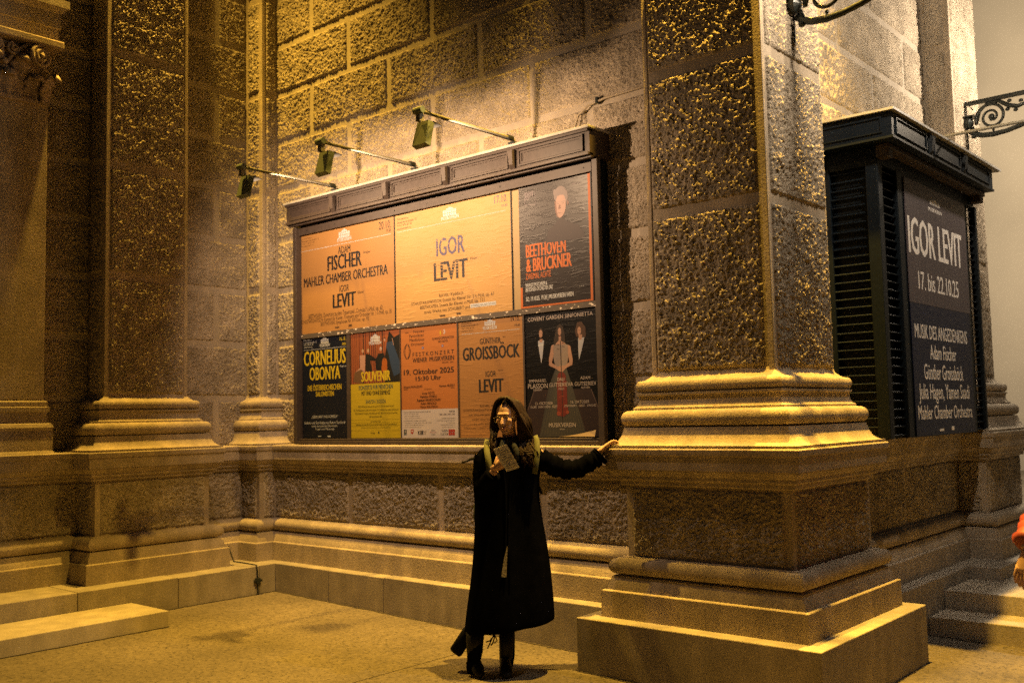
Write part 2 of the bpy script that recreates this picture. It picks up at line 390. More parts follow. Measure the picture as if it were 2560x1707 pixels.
# capital : bell, abacus, volutes, leaves
cz0, cz1 = 4.50, 5.06
capm = M['carved'] = mat('carved_limestone', (.34, .27, .21), .85, .25, 8, .5, 60, .01)
def capital():
    mb = MB()
    cy0, cy1 = 2.78, 3.83; cx = PX
    mb.box((WX, cy0, cz0), (cx+.01, cy1, cz1-.07)); mb.box((WX, cy0-.09, cz1-.07), (cx+.14, cy1+.10, cz1)); mb.box((WX, cy0-.01, cz0-.03), (cx+.03, cy1+.02, cz0+.02))
    bell = build_in(mb, 'capital', capm, pil, bevel=.012)
    lf = MB()
    def leaf(cx_, cy_, z, w_, h_, out, ang=0.0):
        n, k = 9, 9; V = []
        ca, sa = math.cos(ang), math.sin(ang)
        for i in range(k+1):
            v = i/k; wd = w_*(.55+.55*math.sin(PI*min(1, v*1.05)))*(1-.35*v)*(1+.22*math.cos(v*PI*7))
            for j in range(n):
                u = (j/(n-1)-.5)*2
                ox = .02+out*(v**2.2)+.018*math.cos(u*PI*2.5)*(1-v)-abs(u)**2*.03
                zz = z+h_*(v if v < .86 else .86-(v-.86)*1.6); ly = u*wd*.5
                V.append((cx_+ca*ox-sa*ly, cy_+sa*ox+ca*ly, zz))
        F = [(i*n+j, i*n+j+1, (i+1)*n+j+1, (i+1)*n+j) for i in range(k) for j in range(n-1)]
        lf.add(V, F)
    for i in range(4): leaf(cx, 3.02+i*.235, cz0+.0, .25, .26, .09)
    for i in range(4): leaf(cx, 2.90+i*.235, cz0+.13, .24, .28, .12)
    leaf(cx, cy1-.01, cz0, .22, .30, .12, PI/4)
    leaf(cx-.06, cy1, cz0+.02, .20, .26, .08, PI/2)
    def spiral(c, r0, turns, sgn, plane):
        pts = []
        for i in range(46):
            a = 2*PI*turns*i/45; r_ = r0*(1-.86*i/45)
            du, dz = sgn*r_*math.cos(a+PI*.5), r_*math.sin(a+PI*.5)
            pts.append((c[0]+du*plane[0]+.03*i/45, c[1]+du*plane[1], c[2]+dz))
        return pts
    for yy, sg in ((3.74, 1), (3.16, -1)):
        p = spiral((cx+.10, yy, cz1-.175), .098, 2.2, sg, (-.25*sg, 1))
        lf.tube([(cx+.02, yy-sg*.30, cz1-.33), (cx+.04, yy-sg*.2, cz1-.16), (cx+.07, yy-sg*.1, cz1-.08)]+p, [.02]*3+[.024*(1-.5*i/46) for i in range(46)], 6)
        lf.ell((cx+.13, yy, cz1-.175), (.02, .02, .02), 8, 6)
        p2 = spiral((cx+.06, yy-sg*.38+sg*.02, cz1-.15), .055, 1.8, -sg, (0, 1)); lf.tube(p2, .013, 5)
    for i in range(26):
        lf.ell((cx+.05+rnd.uniform(-.01, .03), 2.95+rnd.random()*.8, cz0+.25+rnd.random()*.22), (.022, .03, .026), 7, 5)
    o = build_in(lf, 'carving', capm, pil, smooth=True)
    s = o.modifiers.new('s', 'SOLIDIFY'); s.thickness = .014
capital()
o = sweep([(WX, 2.4), (-8.80, 2.4), (-8.80, 3.88), (WX, 3.88)], [(.02, 5.062), (.04, 5.062), (.04, 5.20), (.055, 5.205), (.055, 5.34), (.09, 5.38), (.11, 5.39), (.11, 5.46), (.02, 5.48), (.02, 6.3)], 'entablature', M['joint'], None)
o.parent = pil; o.matrix_parent_inverse = Matrix.Translation(pil.location).inverted()

# ---- steps on the left and on the right
MB().box((-8.104, -1.5, -.2), (-7.50, 4.31, .116)).build('step', M['step'], hall, bevel=.006)
MB().box((-2.708, 7.96, -.3), (3.5, 8.349, .015)).build('step', M['step'], hall, bevel=.006)
MB().box((-2.708, 8.35, -.3), (3.5, 14.0, .160)).build('step', M['step'], hall, bevel=.006)

# ------------------------------------------------------------------ ground
def gz(x): return max(-.20, min(.10, -.0226*(x+8.1)))
def ground_sheet(x0, x1, name):
    xs_ = np.arange(x0, x1+.001, .5).tolist(); xs_[-1] = x1; mb = MB(); ys_ = [-40, -4, 0, 2, 4, 6, 8, 40]
    V = [(x, y, gz(x)) for x in xs_ for y in ys_]; n = len(ys_)
    mb.add(V, [(i*n+j, (i+1)*n+j, (i+1)*n+j+1, i*n+j+1) for i in range(len(xs_)-1) for j in range(n-1)])
    return tag(mb.build(name, M['ground'], None), kind='structure')
ground_sheet(-30, -5.104, 'pavement'); ground_sheet(-5.096, 60, 'pavement')
tag(MB().box((-32, -42, -.5), (62, 42, -.24)).build('ground', M['gap']), kind='structure')
# dark strip drawn along the gap at the foot of the stones
mb = MB()
def foot_line(x0, y0, x1, y1, w_=.020):
    n = max(2, int(math.hypot(x1-x0, y1-y0)/.06)); V = []; d = Vector((x1-x0, y1-y0)).normalized(); nn = Vector((d.y, -d.x))
    for i in range(n+1):
        f = i/n; x, y = x0+(x1-x0)*f, y0+(y1-y0)*f; k = w_*rnd.uniform(.35, 1.25)
        V += [(x-nn.x*.004, y-nn.y*.004, gz(x)+.004), (x+nn.x*k, y+nn.y*k, gz(x+nn.x*k)+.004)]
    mb.add(V, [(2*i, 2*i+1, 2*i+3, 2*i+2) for i in range(n)])
foot_line(PLX, 4.31, PLX, PLY); foot_line(PLX, PLY, PL-.4135, PLY); foot_line(PL-.4135, PLY, PL-.4135, PF-.4135); foot_line(PL-.4135, PF-.4135, PR+.4135, PF-.4135); foot_line(PR+.4135, PF-.4135, PR+.4135, PB+.4)
foot_line(-7.50, -1.5, -7.50, 4.31); foot_line(-7.50, 4.31, PLX, 4.31)
tag(mb.build('dark_foot_strip', mat('dark_foot_strip', (.05, .04, .03), .95, .3, 40), None), kind='stuff')
# cable clipped over the left plinth and up the side pier
cab = empty('cable', (-8.09, 5.55, .1)); tag(cab, 'thin dark cable clipped over the stone plinth beside the side pier', 'cable')
pts = [(-8.37, 5.43, .45), (-8.30, 5.44, .31), (-8.18, 5.53, .285), (-8.10, 5.56, .275), (-8.093, 5.565, .22), (-8.093, 5.57, .1), (-8.093, 5.575, -.02)]
build_in(MB().tube(pts, .0065, 6), 'wire', M['iron'], cab)
build_in(MB().box((-8.105, 5.53, .12), (-8.075, 5.61, .14)).box((-8.105, 5.545, .105), (-8.07, 5.585, .155)), 'clip', M['iron'], cab)
cab = empty('cable', (-8.9, 5.14, 2)); tag(cab, 'long dark cable running down the wall beside the side pier', 'cable')
pts = [(-8.905, 5.17, z) for z in (6.4, 5, 4, 3.2, 2.6, 1.9)]+[(-8.80, 5.24, 1.72), (-8.76, 5.27, 1.6)]
build_in(MB().tube(pts, .007, 6), 'wire', M['iron'], cab)
for z in (2.0, 2.72, 3.6): build_in(MB().box((-8.92, 5.13, z), (-8.885, 5.20, z+.025)), 'clip', M['iron'], cab)

# ------------------------------------------------------------------ lettering helper
LET = {}
def glyphs(txt, bold):
    key = (txt, bold)
    if key in LET: return LET[key]
    c = bpy.data.curves.new('t', 'FONT'); c.body = txt; c.size = 1; c.resolution_u = 2; c.offset = bold
    o = bpy.data.objects.new('t', c); COL.objects.link(o)
    bpy.context.view_layer.update()
    me = bpy.data.meshes.new_from_object(o.evaluated_get(bpy.context.evaluated_depsgraph_get()))
    v = np.zeros(len(me.vertices)*3); me.vertices.foreach_get('co', v); v = v.reshape(-1, 3)[:, :2]
    f = [tuple(p.vertices) for p in me.polygons]
    bpy.data.objects.remove(o); bpy.data.curves.remove(c); bpy.data.meshes.remove(me)
    LET[key] = (v, f); return LET[key]
class Sheet:
    """flat print on one plane: axis 'y' (plane y=const, u=x) or 'x' (plane x=const, u=y)"""
    def __init__(s, axis, c, crop=None): s.axis = axis; s.c = c; s.crop = crop; s.layers = {}; s.n = 0
    def px(s, x, y):
        ox, oy, k = s.crop
        p = (on_y if s.axis == 'y' else on_x)(ox+x/k, oy+y/k, s.c); return (p.x if s.axis == 'y' else p.y, p.z)
    def P(s, u, z, lift): return (u, s.c-lift, z) if s.axis == 'y' else (s.c+lift, u, z)
    def poly(s, uv, m, lift=.0008):
        s.n += 1; mb = s.layers.setdefault((m.name, 'print'), (MB(), m))[0]
        mb.add([s.P(u, z, .0008+s.n*6e-6) for u, z in uv], [tuple(range(len(uv)))])
    def rect(s, u0, z0, u1, z1, m, lift=.0008): s.poly([(u0, z0), (u1, z0), (u1, z1), (u0, z1)], m, lift)
    def prect(s, x0, y0, x1, y1, m, lift=.0008):
        a = s.px(x0, y0); b = s.px(x1, y1); s.rect(min(a[0], b[0]), min(a[1], b[1]), max(a[0], b[0]), max(a[1], b[1]), m, lift)
    def line(s, x0, y0, x1, y1, m, th=.003, lift=.0009):
        a = s.px(x0, y0); b = s.px(x1, y1); z = (a[1]+b[1])/2; s.rect(a[0], z-th/2, b[0], z+th/2, m, lift)
    def seg(s, x0, y0, x1, y1, m, th=.004, lift=.001):
        a = Vector(s.px(x0, y0)); b = Vector(s.px(x1, y1)); n = (b-a).normalized(); n = Vector((-n.y, n.x))*th/2
        s.poly([a-n, b-n, b+n, a+n], m, lift)
    def ell(s, x, y, ru, rz, m, lift=.0009, n=20, tilt=0):
        c = s.px(x, y); ct, st = math.cos(tilt), math.sin(tilt)
        s.poly([(c[0]+ru*math.cos(2*PI*i/n)*ct-rz*math.sin(2*PI*i/n)*st, c[1]+ru*math.cos(2*PI*i/n)*st+rz*math.sin(2*PI*i/n)*ct) for i in range(n)], m, lift)
    def ppoly(s, pts, m, lift=.0009): s.poly([s.px(*p) for p in pts], m, lift)
    def textuv(s, txt, u0, z1, u1, z0, m, bold=.0, lift=.0012):
        hv = glyphs('H', 0)[0][:, 1]; h0, h1 = hv.min(), hv.max()
        v, f = glyphs(txt, 0)
        if len(v) == 0: return
        a, b = v[:, 0].min(), v[:, 0].max(); k = (u1-u0)/(b-a+2*bold*1.1)
        mb = s.layers.setdefault((m.name, 'lettering'), (MB(), m))[0]
        for sh in ((0,) if not bold else (-1, 0, 1) if bold < .03 else (-1, -.4, .4, 1)):   # print weight: strokes widened sideways
            s.n += 1; U = u0+(v[:, 0]-a+bold*1.1*(1+sh))*k; Z = z0+(v[:, 1]-h0)/(h1-h0)*(z1-z0)
            mb.add([s.P(u, z, .0008+s.n*6e-6) for u, z in zip(U, Z)], f)
    def text(s, txt, x0, y0, x1, y1, m, bold=.0, lift=.0012):
        """x0,y0 = top left of the capitals, x1,y1 = bottom right, in crop pixels"""
        a = s.px(x0, y0); b = s.px(x1, y1); s.textuv(txt, a[0], a[1], b[0], b[1], m, bold, lift)
    def done(s, parent, name='lettering'):
        for (mn, lift), (mb, m) in s.layers.items():
            o = mb.build(lift, m, None); o.parent = parent
            o.matrix_parent_inverse = Matrix.Translation(parent.location).inverted()
INK = {}
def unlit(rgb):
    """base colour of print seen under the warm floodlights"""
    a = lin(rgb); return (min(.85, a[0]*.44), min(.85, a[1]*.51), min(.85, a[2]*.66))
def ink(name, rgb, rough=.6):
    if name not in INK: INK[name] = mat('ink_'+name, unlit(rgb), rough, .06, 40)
    return INK[name]

# ------------------------------------------------------------------ poster cabinet on the main wall
cabn = empty('poster_cabinet', (-6.2, 6.1, 1.4)); tag(cabn, 'long dark painted poster cabinet with panelled top on the main wall', 'poster cabinet')
CL, CR, CF = -8.095, -4.325, 5.909
def cp(mb, name, m=None, parent=None, **k):
    o = mb.build(name, m or M['paint'], None, **k); p = parent or cabn; o.parent = p
    o.matrix_parent_inverse = Matrix.Translation(cabn.location).inverted() if p is cabn else Matrix(); return o
# panelled top
cp(MB().box((CL, CF+.012, 3.575), (CR, 6.185, 3.775)), 'top_box')
cp(MB().box((CL-.02, CF-.022, 3.778), (CR+.015, 6.185, 3.800)), 'zinc_lip', M['lip'], bevel=.004)
mbf = MB(); pitch = (CR-CL)/5
for i in range(5):
    a = CL+i*pitch; b = a+pitch; x0, x1, z0, z1 = a+.055, b-.055, 3.612, 3.745
    # raised frame with a stepped sinking
    mb = MB()
    for e_, dep, s_ in ((0, CF-.004, 1), (.018, CF+.003, 1)):
        w_ = .014
        mb.box((x0+e_, dep, z0+e_), (x1-e_, dep+.012, z0+e_+w_)); mb.box((x0+e_, dep, z1-e_-w_), (x1-e_, dep+.012, z1-e_))
        mb.box((x0+e_, dep, z0+e_+w_), (x0+e_+w_, dep+.012, z1-e_-w_)); mb.box((x1-e_-w_, dep, z0+e_+w_), (x1-e_, dep+.012, z1-e_-w_))
    cp(mb, 'panel')
    if i < 4:
        mb = MB(); c = b
        mb.add([(c-.026, CF-.002, 3.60), (c+.026, CF-.002, 3.60), (c+.032, CF-.002, 3.752), (c-.032, CF-.002, 3.752), (c-.018, CF-.030, 3.63), (c+.018, CF-.030, 3.63), (c+.026, CF-.040, 3.745), (c-.026, CF-.040, 3.745), (c-.03, CF+.02, 3.6), (c+.03, CF+.02, 3.6), (c+.03, CF+.02, 3.752), (c-.03, CF+.02, 3.752)],
               [(4, 5, 6, 7), (0, 1, 5, 4), (1, 2, 6, 5), (2, 3, 7, 6), (3, 0, 4, 7)])
        cp(mb, 'panel_block')
for z0, z1, f in ((3.575, 3.598, CF-.008), (3.756, 3.777, CF-.010), (3.560, 3.575, CF+.03)): cp(MB().box((CL, f, z0), (CR, CF+.06, z1)), 'top_rail', bevel=.003)
# frame
FY = 5.985
cp(MB().box((-8.085, FY, 1.400), (-8.035, 6.185, 3.56)), 'frame_post', bevel=.005)
cp(MB().box((-4.362, FY, 1.400), (-4.308, 6.03, 3.56)), 'frame_post', bevel=.005)
cp(MB().box((-8.035, FY, 1.400), (-4.365, 6.185, 1.432)), 'bottom_rail', bevel=.004)
cp(MB().box((-8.035, FY+.025, 1.434), (-4.366, 6.185, 1.452)), 'bottom_rail', bevel=.004)
cp(MB().box((-8.034, FY+.035, 3.478), (-4.39, 6.10, 3.556)), 'top_board')
cp(MB().box((-8.034, 6.062, 1.40), (-4.366, 6.12, 3.56)), 'backboard', M['paint_black'])
cp(MB().box((-4.365, 6.045, 1.405), (-4.352, 6.185, 3.56)), 'side_board', M['paint_black'])
# torn paper patches on the middle rail
trm = bpy.data.materials.new('rail_with_torn_paper'); trm.use_nodes = True; t_ = trm.node_tree; b_ = t_.nodes['Principled BSDF']
tc = t_.nodes.new('ShaderNodeTexCoord'); mp = t_.nodes.new('ShaderNodeMapping'); mp.inputs['Scale'].default_value = (7, 7, 16)
n_ = t_.nodes.new('ShaderNodeTexNoise'); n_.inputs['Scale'].default_value = 2.2; n_.inputs['Detail'].default_value = 8; n_.inputs['Roughness'].default_value = .62
cr_ = t_.nodes.new('ShaderNodeValToRGB'); cr_.color_ramp.elements[0].position = .585; cr_.color_ramp.elements[1].position = .60
cr_.color_ramp.elements[0].color = (.06, .048, .04, 1); cr_.color_ramp.elements[1].color = (.60, .52, .44, 1)
t_.links.new(tc.outputs['Object'], mp.inputs[0]); t_.links.new(mp.outputs[0], n_.inputs['Vector']); t_.links.new(n_.outputs['Fac'], cr_.inputs[0]); t_.links.new(cr_.outputs[0], b_.inputs['Base Color'])
b_.inputs['Roughness'].default_value = .7
cp(MB().box((-8.034, 6.040, 2.441), (-4.39, 6.061, 2.486)), 'middle_rail', trm)
for x0, x1 in ((-7.335, -7.285), (-6.592, -6.583), (-5.872, -5.858), (-5.134, -5.116)): cp(MB().box((x0, 6.044, 1.452), (x1, 6.060, 2.44)), 'divider')
cp(MB().box((-6.652, 6.047, 2.487), (-6.638, 6.061, 3.476)), 'divider', M['paint_black']); cp(MB().box((-4.418, 6.04, 2.487), (-4.407, 6.061, 3.476)), 'divider', M['paint_black'])
cp(MB().box((-5.222, 6.052, 2.487), (-5.150, 6.061, 3.468)), 'backing_strip', ink('oldpaper', (205, 165, 105)))
cp(MB().box((-5.237, 6.047, 2.487), (-5.224, 6.061, 3.468)), 'divider', M['paint_black'])
cp(MB().box((-4.406, 6.046, 2.488), (-4.3625, 6.0615, 3.474)), 'backing_strip', ink('oldpaper', (205, 165, 105)))
# screws along the top board
for i in range(9):
    x = -7.9+i*.43; mb = MB(); mb.ell((x, FY+.034, 3.516), (.006, .004, .006), 8, 5); cp(mb, 'screw', M['iron'])

def paper(name, rgb, wr, rough=.55):
    """poster stock with horizontal paste wrinkles"""
    m_ = bpy.data.materials.new(name); m_.use_nodes = True; t = m_.node_tree; b = t.nodes['Principled BSDF']
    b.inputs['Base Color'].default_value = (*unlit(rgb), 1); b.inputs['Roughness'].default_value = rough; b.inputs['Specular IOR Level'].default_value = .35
    tc = t.nodes.new('ShaderNodeTexCoord'); mp = t.nodes.new('ShaderNodeMapping'); mp.inputs['Scale'].default_value = (3.5, 3.5, 26)
    n = t.nodes.new('ShaderNodeTexNoise'); n.inputs['Scale'].default_value = 1.6; n.inputs['Detail'].default_value = 3; n.inputs['Distortion'].default_value = .8
    mr = t.nodes.new('ShaderNodeMapRange'); mr.inputs[1].default_value = .52; mr.inputs[2].default_value = .72
    bp = t.nodes.new('ShaderNodeBump'); bp.inputs['Strength'].default_value = wr; bp.inputs['Distance'].default_value = .02
    t.links.new(tc.outputs['Object'], mp.inputs[0]); t.links.new(mp.outputs[0], n.inputs['Vector']); t.links.new(n.outputs['Fac'], mr.inputs[0])
    t.links.new(mr.outputs[0], bp.inputs['Height']); t.links.new(bp.outputs[0], b.inputs['Normal'])
    n2 = t.nodes.new('ShaderNodeTexNoise'); n2.inputs['Scale'].default_value = 2.5; n2.inputs['Detail'].default_value = 5
    mr2 = t.nodes.new('ShaderNodeMapRange'); mr2.inputs[3].default_value = .82; mr2.inputs[4].default_value = 1.12
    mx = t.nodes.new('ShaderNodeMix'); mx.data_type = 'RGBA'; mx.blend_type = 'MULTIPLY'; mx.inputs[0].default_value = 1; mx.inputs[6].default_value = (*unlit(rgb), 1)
    t.links.new(tc.outputs['Object'], n2.inputs['Vector']); t.links.new(n2.outputs['Fac'], mr2.inputs[0]); t.links.new(mr2.outputs[0], mx.inputs[7]); t.links.new(mx.outputs[2], b.inputs['Base Color'])
    return m_
OCHRE = paper('ochre_poster_paper', (204, 142, 74), .06); OCHRE2 = paper('light_ochre_poster_paper', (226, 168, 92), .16)
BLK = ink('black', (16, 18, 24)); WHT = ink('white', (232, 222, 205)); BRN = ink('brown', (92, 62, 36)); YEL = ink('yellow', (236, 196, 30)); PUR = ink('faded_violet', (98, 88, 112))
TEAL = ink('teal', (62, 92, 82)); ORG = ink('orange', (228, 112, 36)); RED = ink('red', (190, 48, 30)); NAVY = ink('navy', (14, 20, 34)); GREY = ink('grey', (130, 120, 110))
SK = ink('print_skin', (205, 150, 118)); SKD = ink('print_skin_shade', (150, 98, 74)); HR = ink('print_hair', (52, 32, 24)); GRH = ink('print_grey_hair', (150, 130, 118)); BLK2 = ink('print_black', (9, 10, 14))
PYF = 6.0500
def poster(name, label, u0, z0, u1, z1, m, y=PYF):
    e = empty(name, ((u0+u1)/2, y, z0)); tag(e, label, 'poster', 'posters pasted in the cabinet on the main wall')
    mb = MB(); mb.box((u0, y, z0), (u1, y+.0105, z1)); o = mb.build('sheet', m, None); o.parent = e; o.matrix_parent_inverse = Matrix.Translation(e.location).inverted()
    return e
def logo(s, x0, y0, x1, y1, m):
    """little temple front: a block with window slots and a stepped roof"""
    (a, zt), (b, zb) = s.px(x0, y0), s.px(x1, y1); w_ = b-a; h_ = zt-zb
    for k in range(6):
        s.rect(a+w_*(k/6+.01), zb, a+w_*((k+1)/6-.02), zb+h_*.28, m); s.rect(a+w_*(k/6+.01), zb+h_*.34, a+w_*((k+1)/6-.02), zb+h_*.6, m)
    s.rect(a, zb+h_*.63, b, zb+h_*.72, m); s.rect(a+w_*.25, zb+h_*.75, b-w_*.25, zb+h_*.88, m)
    s.poly([(a+w_*.3, zb+h_*.91), (b-w_*.3, zb+h_*.91), (a+w_*.5, zb+h_*1.08)], m)
ADDR = ['Konzertkassa', 'Bösendorferstraße 12', '+43 1 505 81 90', 'musikverein.at']
C4 = (700, 480, 3.92); C5 = (1250, 400, 4.126); C6 = (740, 780, 4.612); C7 = (1140, 760, 4.355)
# 1 upper left
e = poster('poster', 'large ochre poster reading ADAM FISCHER, top left in the cabinet', -8.030, 2.488, -6.655, 3.474, OCHRE)
s = Sheet('y', PYF, C4)
logo(s, 575, 378, 685, 430, WHT); s.text('MUSIKVEREIN', 562, 457, 700, 465, WHT, .02); s.text('20.10.', 968, 298, 1087, 348, BLK); s.text('19:30', 1042, 366, 1088, 388, BLK)
s.line(215, 583, 1088, 418, WHT, .004)
for i, tx in enumerate(ADDR): s.text(tx, 215, 462+i*25, 215+len(tx)*8.3, 460+i*25-8+12-int(len(tx)*1.3), BRN)
s.text('ADAM', 570, 541, 690, 585, BLK, .012); s.text('FISCHER', 465, 636, 802, 717, BLK, .035); s.text('MAHLER CHAMBER ORCHESTRA', 235, 850, 1057, 803, BLK, .025)
s.text('IGOR', 583, 918, 677, 967, BLK, .01); s.text('LEVIT', 517, 1007, 745, 1108, BLK, .04)
s.text('Dirigent', 818, 580, 886, 591, BRN); s.text('Klavier', 763, 970, 823, 988, BRN)
s.text('BEETHOVEN: Ouvertüre zu dem Trauerspiel „Coriolan“ c-Moll, op. 62', 282, 1203, 1005, 1150, BRN); s.text('SCHOSTAKOWITSCH: Konzert für Klavier, Trompete und Orchester Nr. 1 c-Moll, op. 35', 205, 1260, 1095, 1183, BRN)
s.text('BEETHOVEN: Symphonie Nr. 8 F-Dur, op. 93', 400, 1278, 870, 1254, BRN); s.prect(540, 1322, 580, 1330, BRN); s.prect(672, 1298, 706, 1316, BRN); s.done(e)
# 2 upper middle
e = poster('poster', 'large pale ochre wrinkled poster reading IGOR LEVIT, top middle in the cabinet', -6.637, 2.484, -5.238, 3.472, OCHRE2)
s = Sheet('y', PYF, C4)
logo(s, 1595, 165, 1730, 215, WHT); s.text('MUSIKVEREIN', 1580, 248, 1752, 248, WHT, .02); s.text('17.10.', 2100, 45, 2228, 88, PUR); s.text('19:30', 2172, 125, 2228, 138, PUR)
s.line(1145, 390, 2215, 190, WHT, .003)
for i, tx in enumerate(ADDR): s.text(tx, 1148, 262+i*32, 1148+len(tx)*9.5, 262+i*32+14-int(len(tx)*1.6), BRN)
s.text('IGOR', 1530, 466, 1812, 585, PUR, .02); s.text('LEVIT', 1507, 702, 1842, 828, ink('faded_black', (44, 40, 48)), .03); s.text('Klavier', 1865, 640, 1938, 653, BRN)
# paste streaks where the print has flaked
for i in range(26):
    y0 = rnd.uniform(470, 860); x0 = rnd.uniform(1500, 1780); s.seg(x0, y0-(x0-1500)*.16, x0+rnd.uniform(30, 110), y0-(x0-1440)*.17, OCHRE2, .004, .0016)
s.text('RAVEL: Kaddisch', 1560, 1000, 1795, 1001, BRN); s.text('SCHOSTAKOWITSCH: Sonate für Klavier Nr. 2 h-Moll, op. 61', 1288, 1085, 2095, 1010, BRN)
s.text('BEETHOVEN: Sonate für Klavier c-Moll, op. 111', 1375, 1118, 2003, 1070, BRN); s.text('sowie Werke von SCHUBERT und', 1413, 1163, 1860, 1140, BRN)
s.prect(1866, 1099, 2118, 1105, WHT, .0014); s.text('MENDELSSOHN', 1876, 1108, 2110, 1097, BLK, 0, .0020); s.prect(1565, 1208, 1620, 1216, BRN); s.prect(1730, 1183, 1772, 1198, BRN); s.done(e)
# 3 upper right
DK = paper('near_black_poster_paper', (46, 37, 36), .12, .42)
e = poster('poster', 'dark portrait poster with orange letters BEETHOVEN & BRUCKNER, top right in the cabinet', -5.147, 2.490, -4.421, 3.474, DK)
s = Sheet('y', PYF, C5)
s.rect(-4.447, 2.490, -4.421, 3.474, ORG); s.rect(-5.147, 2.490, -4.447, 2.503, ORG); s.rect(-5.147, 2.503, -5.126, 2.66, ORG)
s.text('BEETHOVEN', 265, 881, 682, 945, ORG, .045); s.text('& BRUCKNER', 268, 1026, 742, 1090, ORG, .045); s.text('ZWEIMAL ACHTE', 265, 1176, 525, 1200, ORG, .01)
s.text('MARKUS POSCHNER &', 265, 1276, 487, 1284, WHT, .015); s.text('BRUCKNER ORCHESTER LINZ', 265, 1320, 548, 1325, WHT, .015); s.text('SO, 19.10.25, 19.30 | MUSIKVEREIN WIEN', 268, 1416, 760, 1400, WHT, .025)
for i, tx in enumerate(('BRUCKNER', 'ORCHESTER', 'LINZ')): s.text(tx, 255, 340+i*28, 345 if i < 2 else 300, 356+i*28-8*(i < 2), ink('printgrey', (170, 150, 140)), .02)
PG = ink('printgrey', (170, 150, 140))
s.seg(360, 318, 366, 460, PG, .003); s.seg(258, 470, 366, 460, PG, .003); s.seg(258, 400, 258, 470, PG, .003)
s.text('konzertreihe', 745, 240, 845, 236, PG); s.text('TICKETS', 817, 1296, 868, 1300, WHT)
# a plain portrait: hair, head, features
PH = ink('portrait_hair', (150, 128, 114)); PS = ink('portrait_skin', (205, 158, 130)); PD = ink('portrait_shade', (150, 108, 88))
s.ppoly([(470, 860), (500, 730), (575, 650), (600, 612), (660, 606), (700, 632), (800, 665), (870, 740), (880, 800)], ink('portrait_jumper', (74, 60, 56)), .00085)
s.ell(622, 362, .062, .072, PH, .0009, 24); s.ell(575, 350, .022, .04, PH, .0009, tilt=.4); s.ell(676, 372, .022, .05, PH, .0009)
s.ell(627, 462, .051, .094, PS, .0010, 28); s.ell(622, 520, .040, .058, PS, .00105, 24); s.ell(700, 440, .009, .020, PD, .0011)
s.ppoly([(560, 425), (572, 380), (620, 362), (680, 360), (700, 400), (690, 330), (640, 300), (580, 312), (556, 360)], PH, .0012)
s.ppoly([(562, 430), (578, 425), (584, 500), (592, 560), (606, 600), (588, 585), (570, 530)], PD, .0012)
for x, y in ((598, 455), (652, 444)): s.ell(x, y, .0060, .0022, BLK, .0014, 10); s.seg(x-17, y-15, x+17, y-20, PH, .0035, .0014)
s.ppoly([(610, 462), (622, 462), (628, 500), (612, 508), (600, 504)], PD, .0013); s.seg(592, 552, 640, 544, HR, .0025, .0014)
pass; s.done(e)
# 4 navy yellow
NV = paper('navy_poster_paper', (13, 22, 38), .05, .5)
e = poster('poster', 'navy poster with yellow letters CORNELIUS OBONYA, bottom left in the cabinet', -8.020, 1.458, -7.336, 2.440, NV)
s = Sheet('y', PYF, C6)
logo(s, 287, 300, 378, 355, WHT); s.text('MUSIKVEREIN', 275, 370, 390, 393, WHT, .02); s.text('16.10.', 503, 288, 577, 320, YEL, .01); s.text('20:00', 531, 352, 577, 376, YEL, .01); s.line(92, 440, 577, 400, WHT)
for i, tx in enumerate(ADDR): s.text(tx, 92, 322+i*27, 92+len(tx)*7.2, 335+i*27-int(len(tx)*.5), WHT)
s.text('CORNELIUS', 92, 462, 575, 583, YEL, .03); s.text('OBONYA', 157, 642, 512, 765, YEL, .03); s.text('Rezitation', 508, 613, 578, 628, WHT)
s.text('DIE ÖSTERREICHISCHEN', 137, 848, 527, 888, YEL, .03); s.text('SALONISTEN', 230, 918, 437, 963, YEL, .03)
s.text('„GERN HART UND KOMISCH“', 182, 1193, 483, 1216, WHT); s.text('Gedichte und Skurrilitäten von Robert Gernhardt', 97, 1261, 570, 1283, WHT); s.text('sowie europäische Salonmusik,', 183, 1300, 480, 1320, WHT); s.text('Tangos und Filmsongs', 225, 1336, 442, 1355, WHT)
s.prect(258, 1425, 292, 1435, WHT); s.prect(365, 1422, 400, 1438, WHT); s.done(e)
# 5 yellow souvenir
YP = paper('yellow_poster_paper', (222, 186, 40), .05, .5)
e = poster('poster', 'yellow SOUVENIR poster with a photo of four musicians before a curtain', -7.283, 1.457, -6.592, 2.441, YP)
s = Sheet('y', PYF, C6)
a = s.px(637, 833); zt = a[1]; CU = ink('curtain', (176, 92, 46)); CUD = ink('curtain_fold', (110, 48, 26))
s.rect(-7.283, zt, -6.592, 2.441, CU)
for i in range(17):
    u = -7.28+i*.0295; s.rect(u, zt, u+rnd.uniform(.006, .016), 2.441, CUD if i % 3 else HR, .0010)
s.poly([(-6.80, zt), (-6.592, zt), (-6.592, 2.441), (-6.735, 2.441), (-6.80, 2.2)], BLK2, .0011)
s.ppoly([(1060, 200), (1200, 190), (1200, 250), (1130, 290), (1100, 250)], CU, .0013)
def fig(hx, hy, hair, top, pts, hr=.012):
    s.ppoly(pts, top, .0014); s.ell(hx, hy-5, hr*1.25, hr*1.5, hair, .0015); s.ell(hx, hy, hr, hr*1.25, SK, .0017)
fig(770, 455, ink('blond', (205, 170, 110)), SK, [(735, 500), (800, 495), (795, 690), (760, 800), (665, 810), (680, 700), (740, 640)])
s.ppoly([(665, 810), (675, 700), (750, 660), (790, 700), (770, 825)], ink('bronze_dress', (120, 84, 50)), .0016)
fig(832, 450, ink('blond', (205, 170, 110)), BLK2, [(805, 480), (855, 490), (930, 545), (930, 565), (860, 560), (880, 690), (800, 680)])
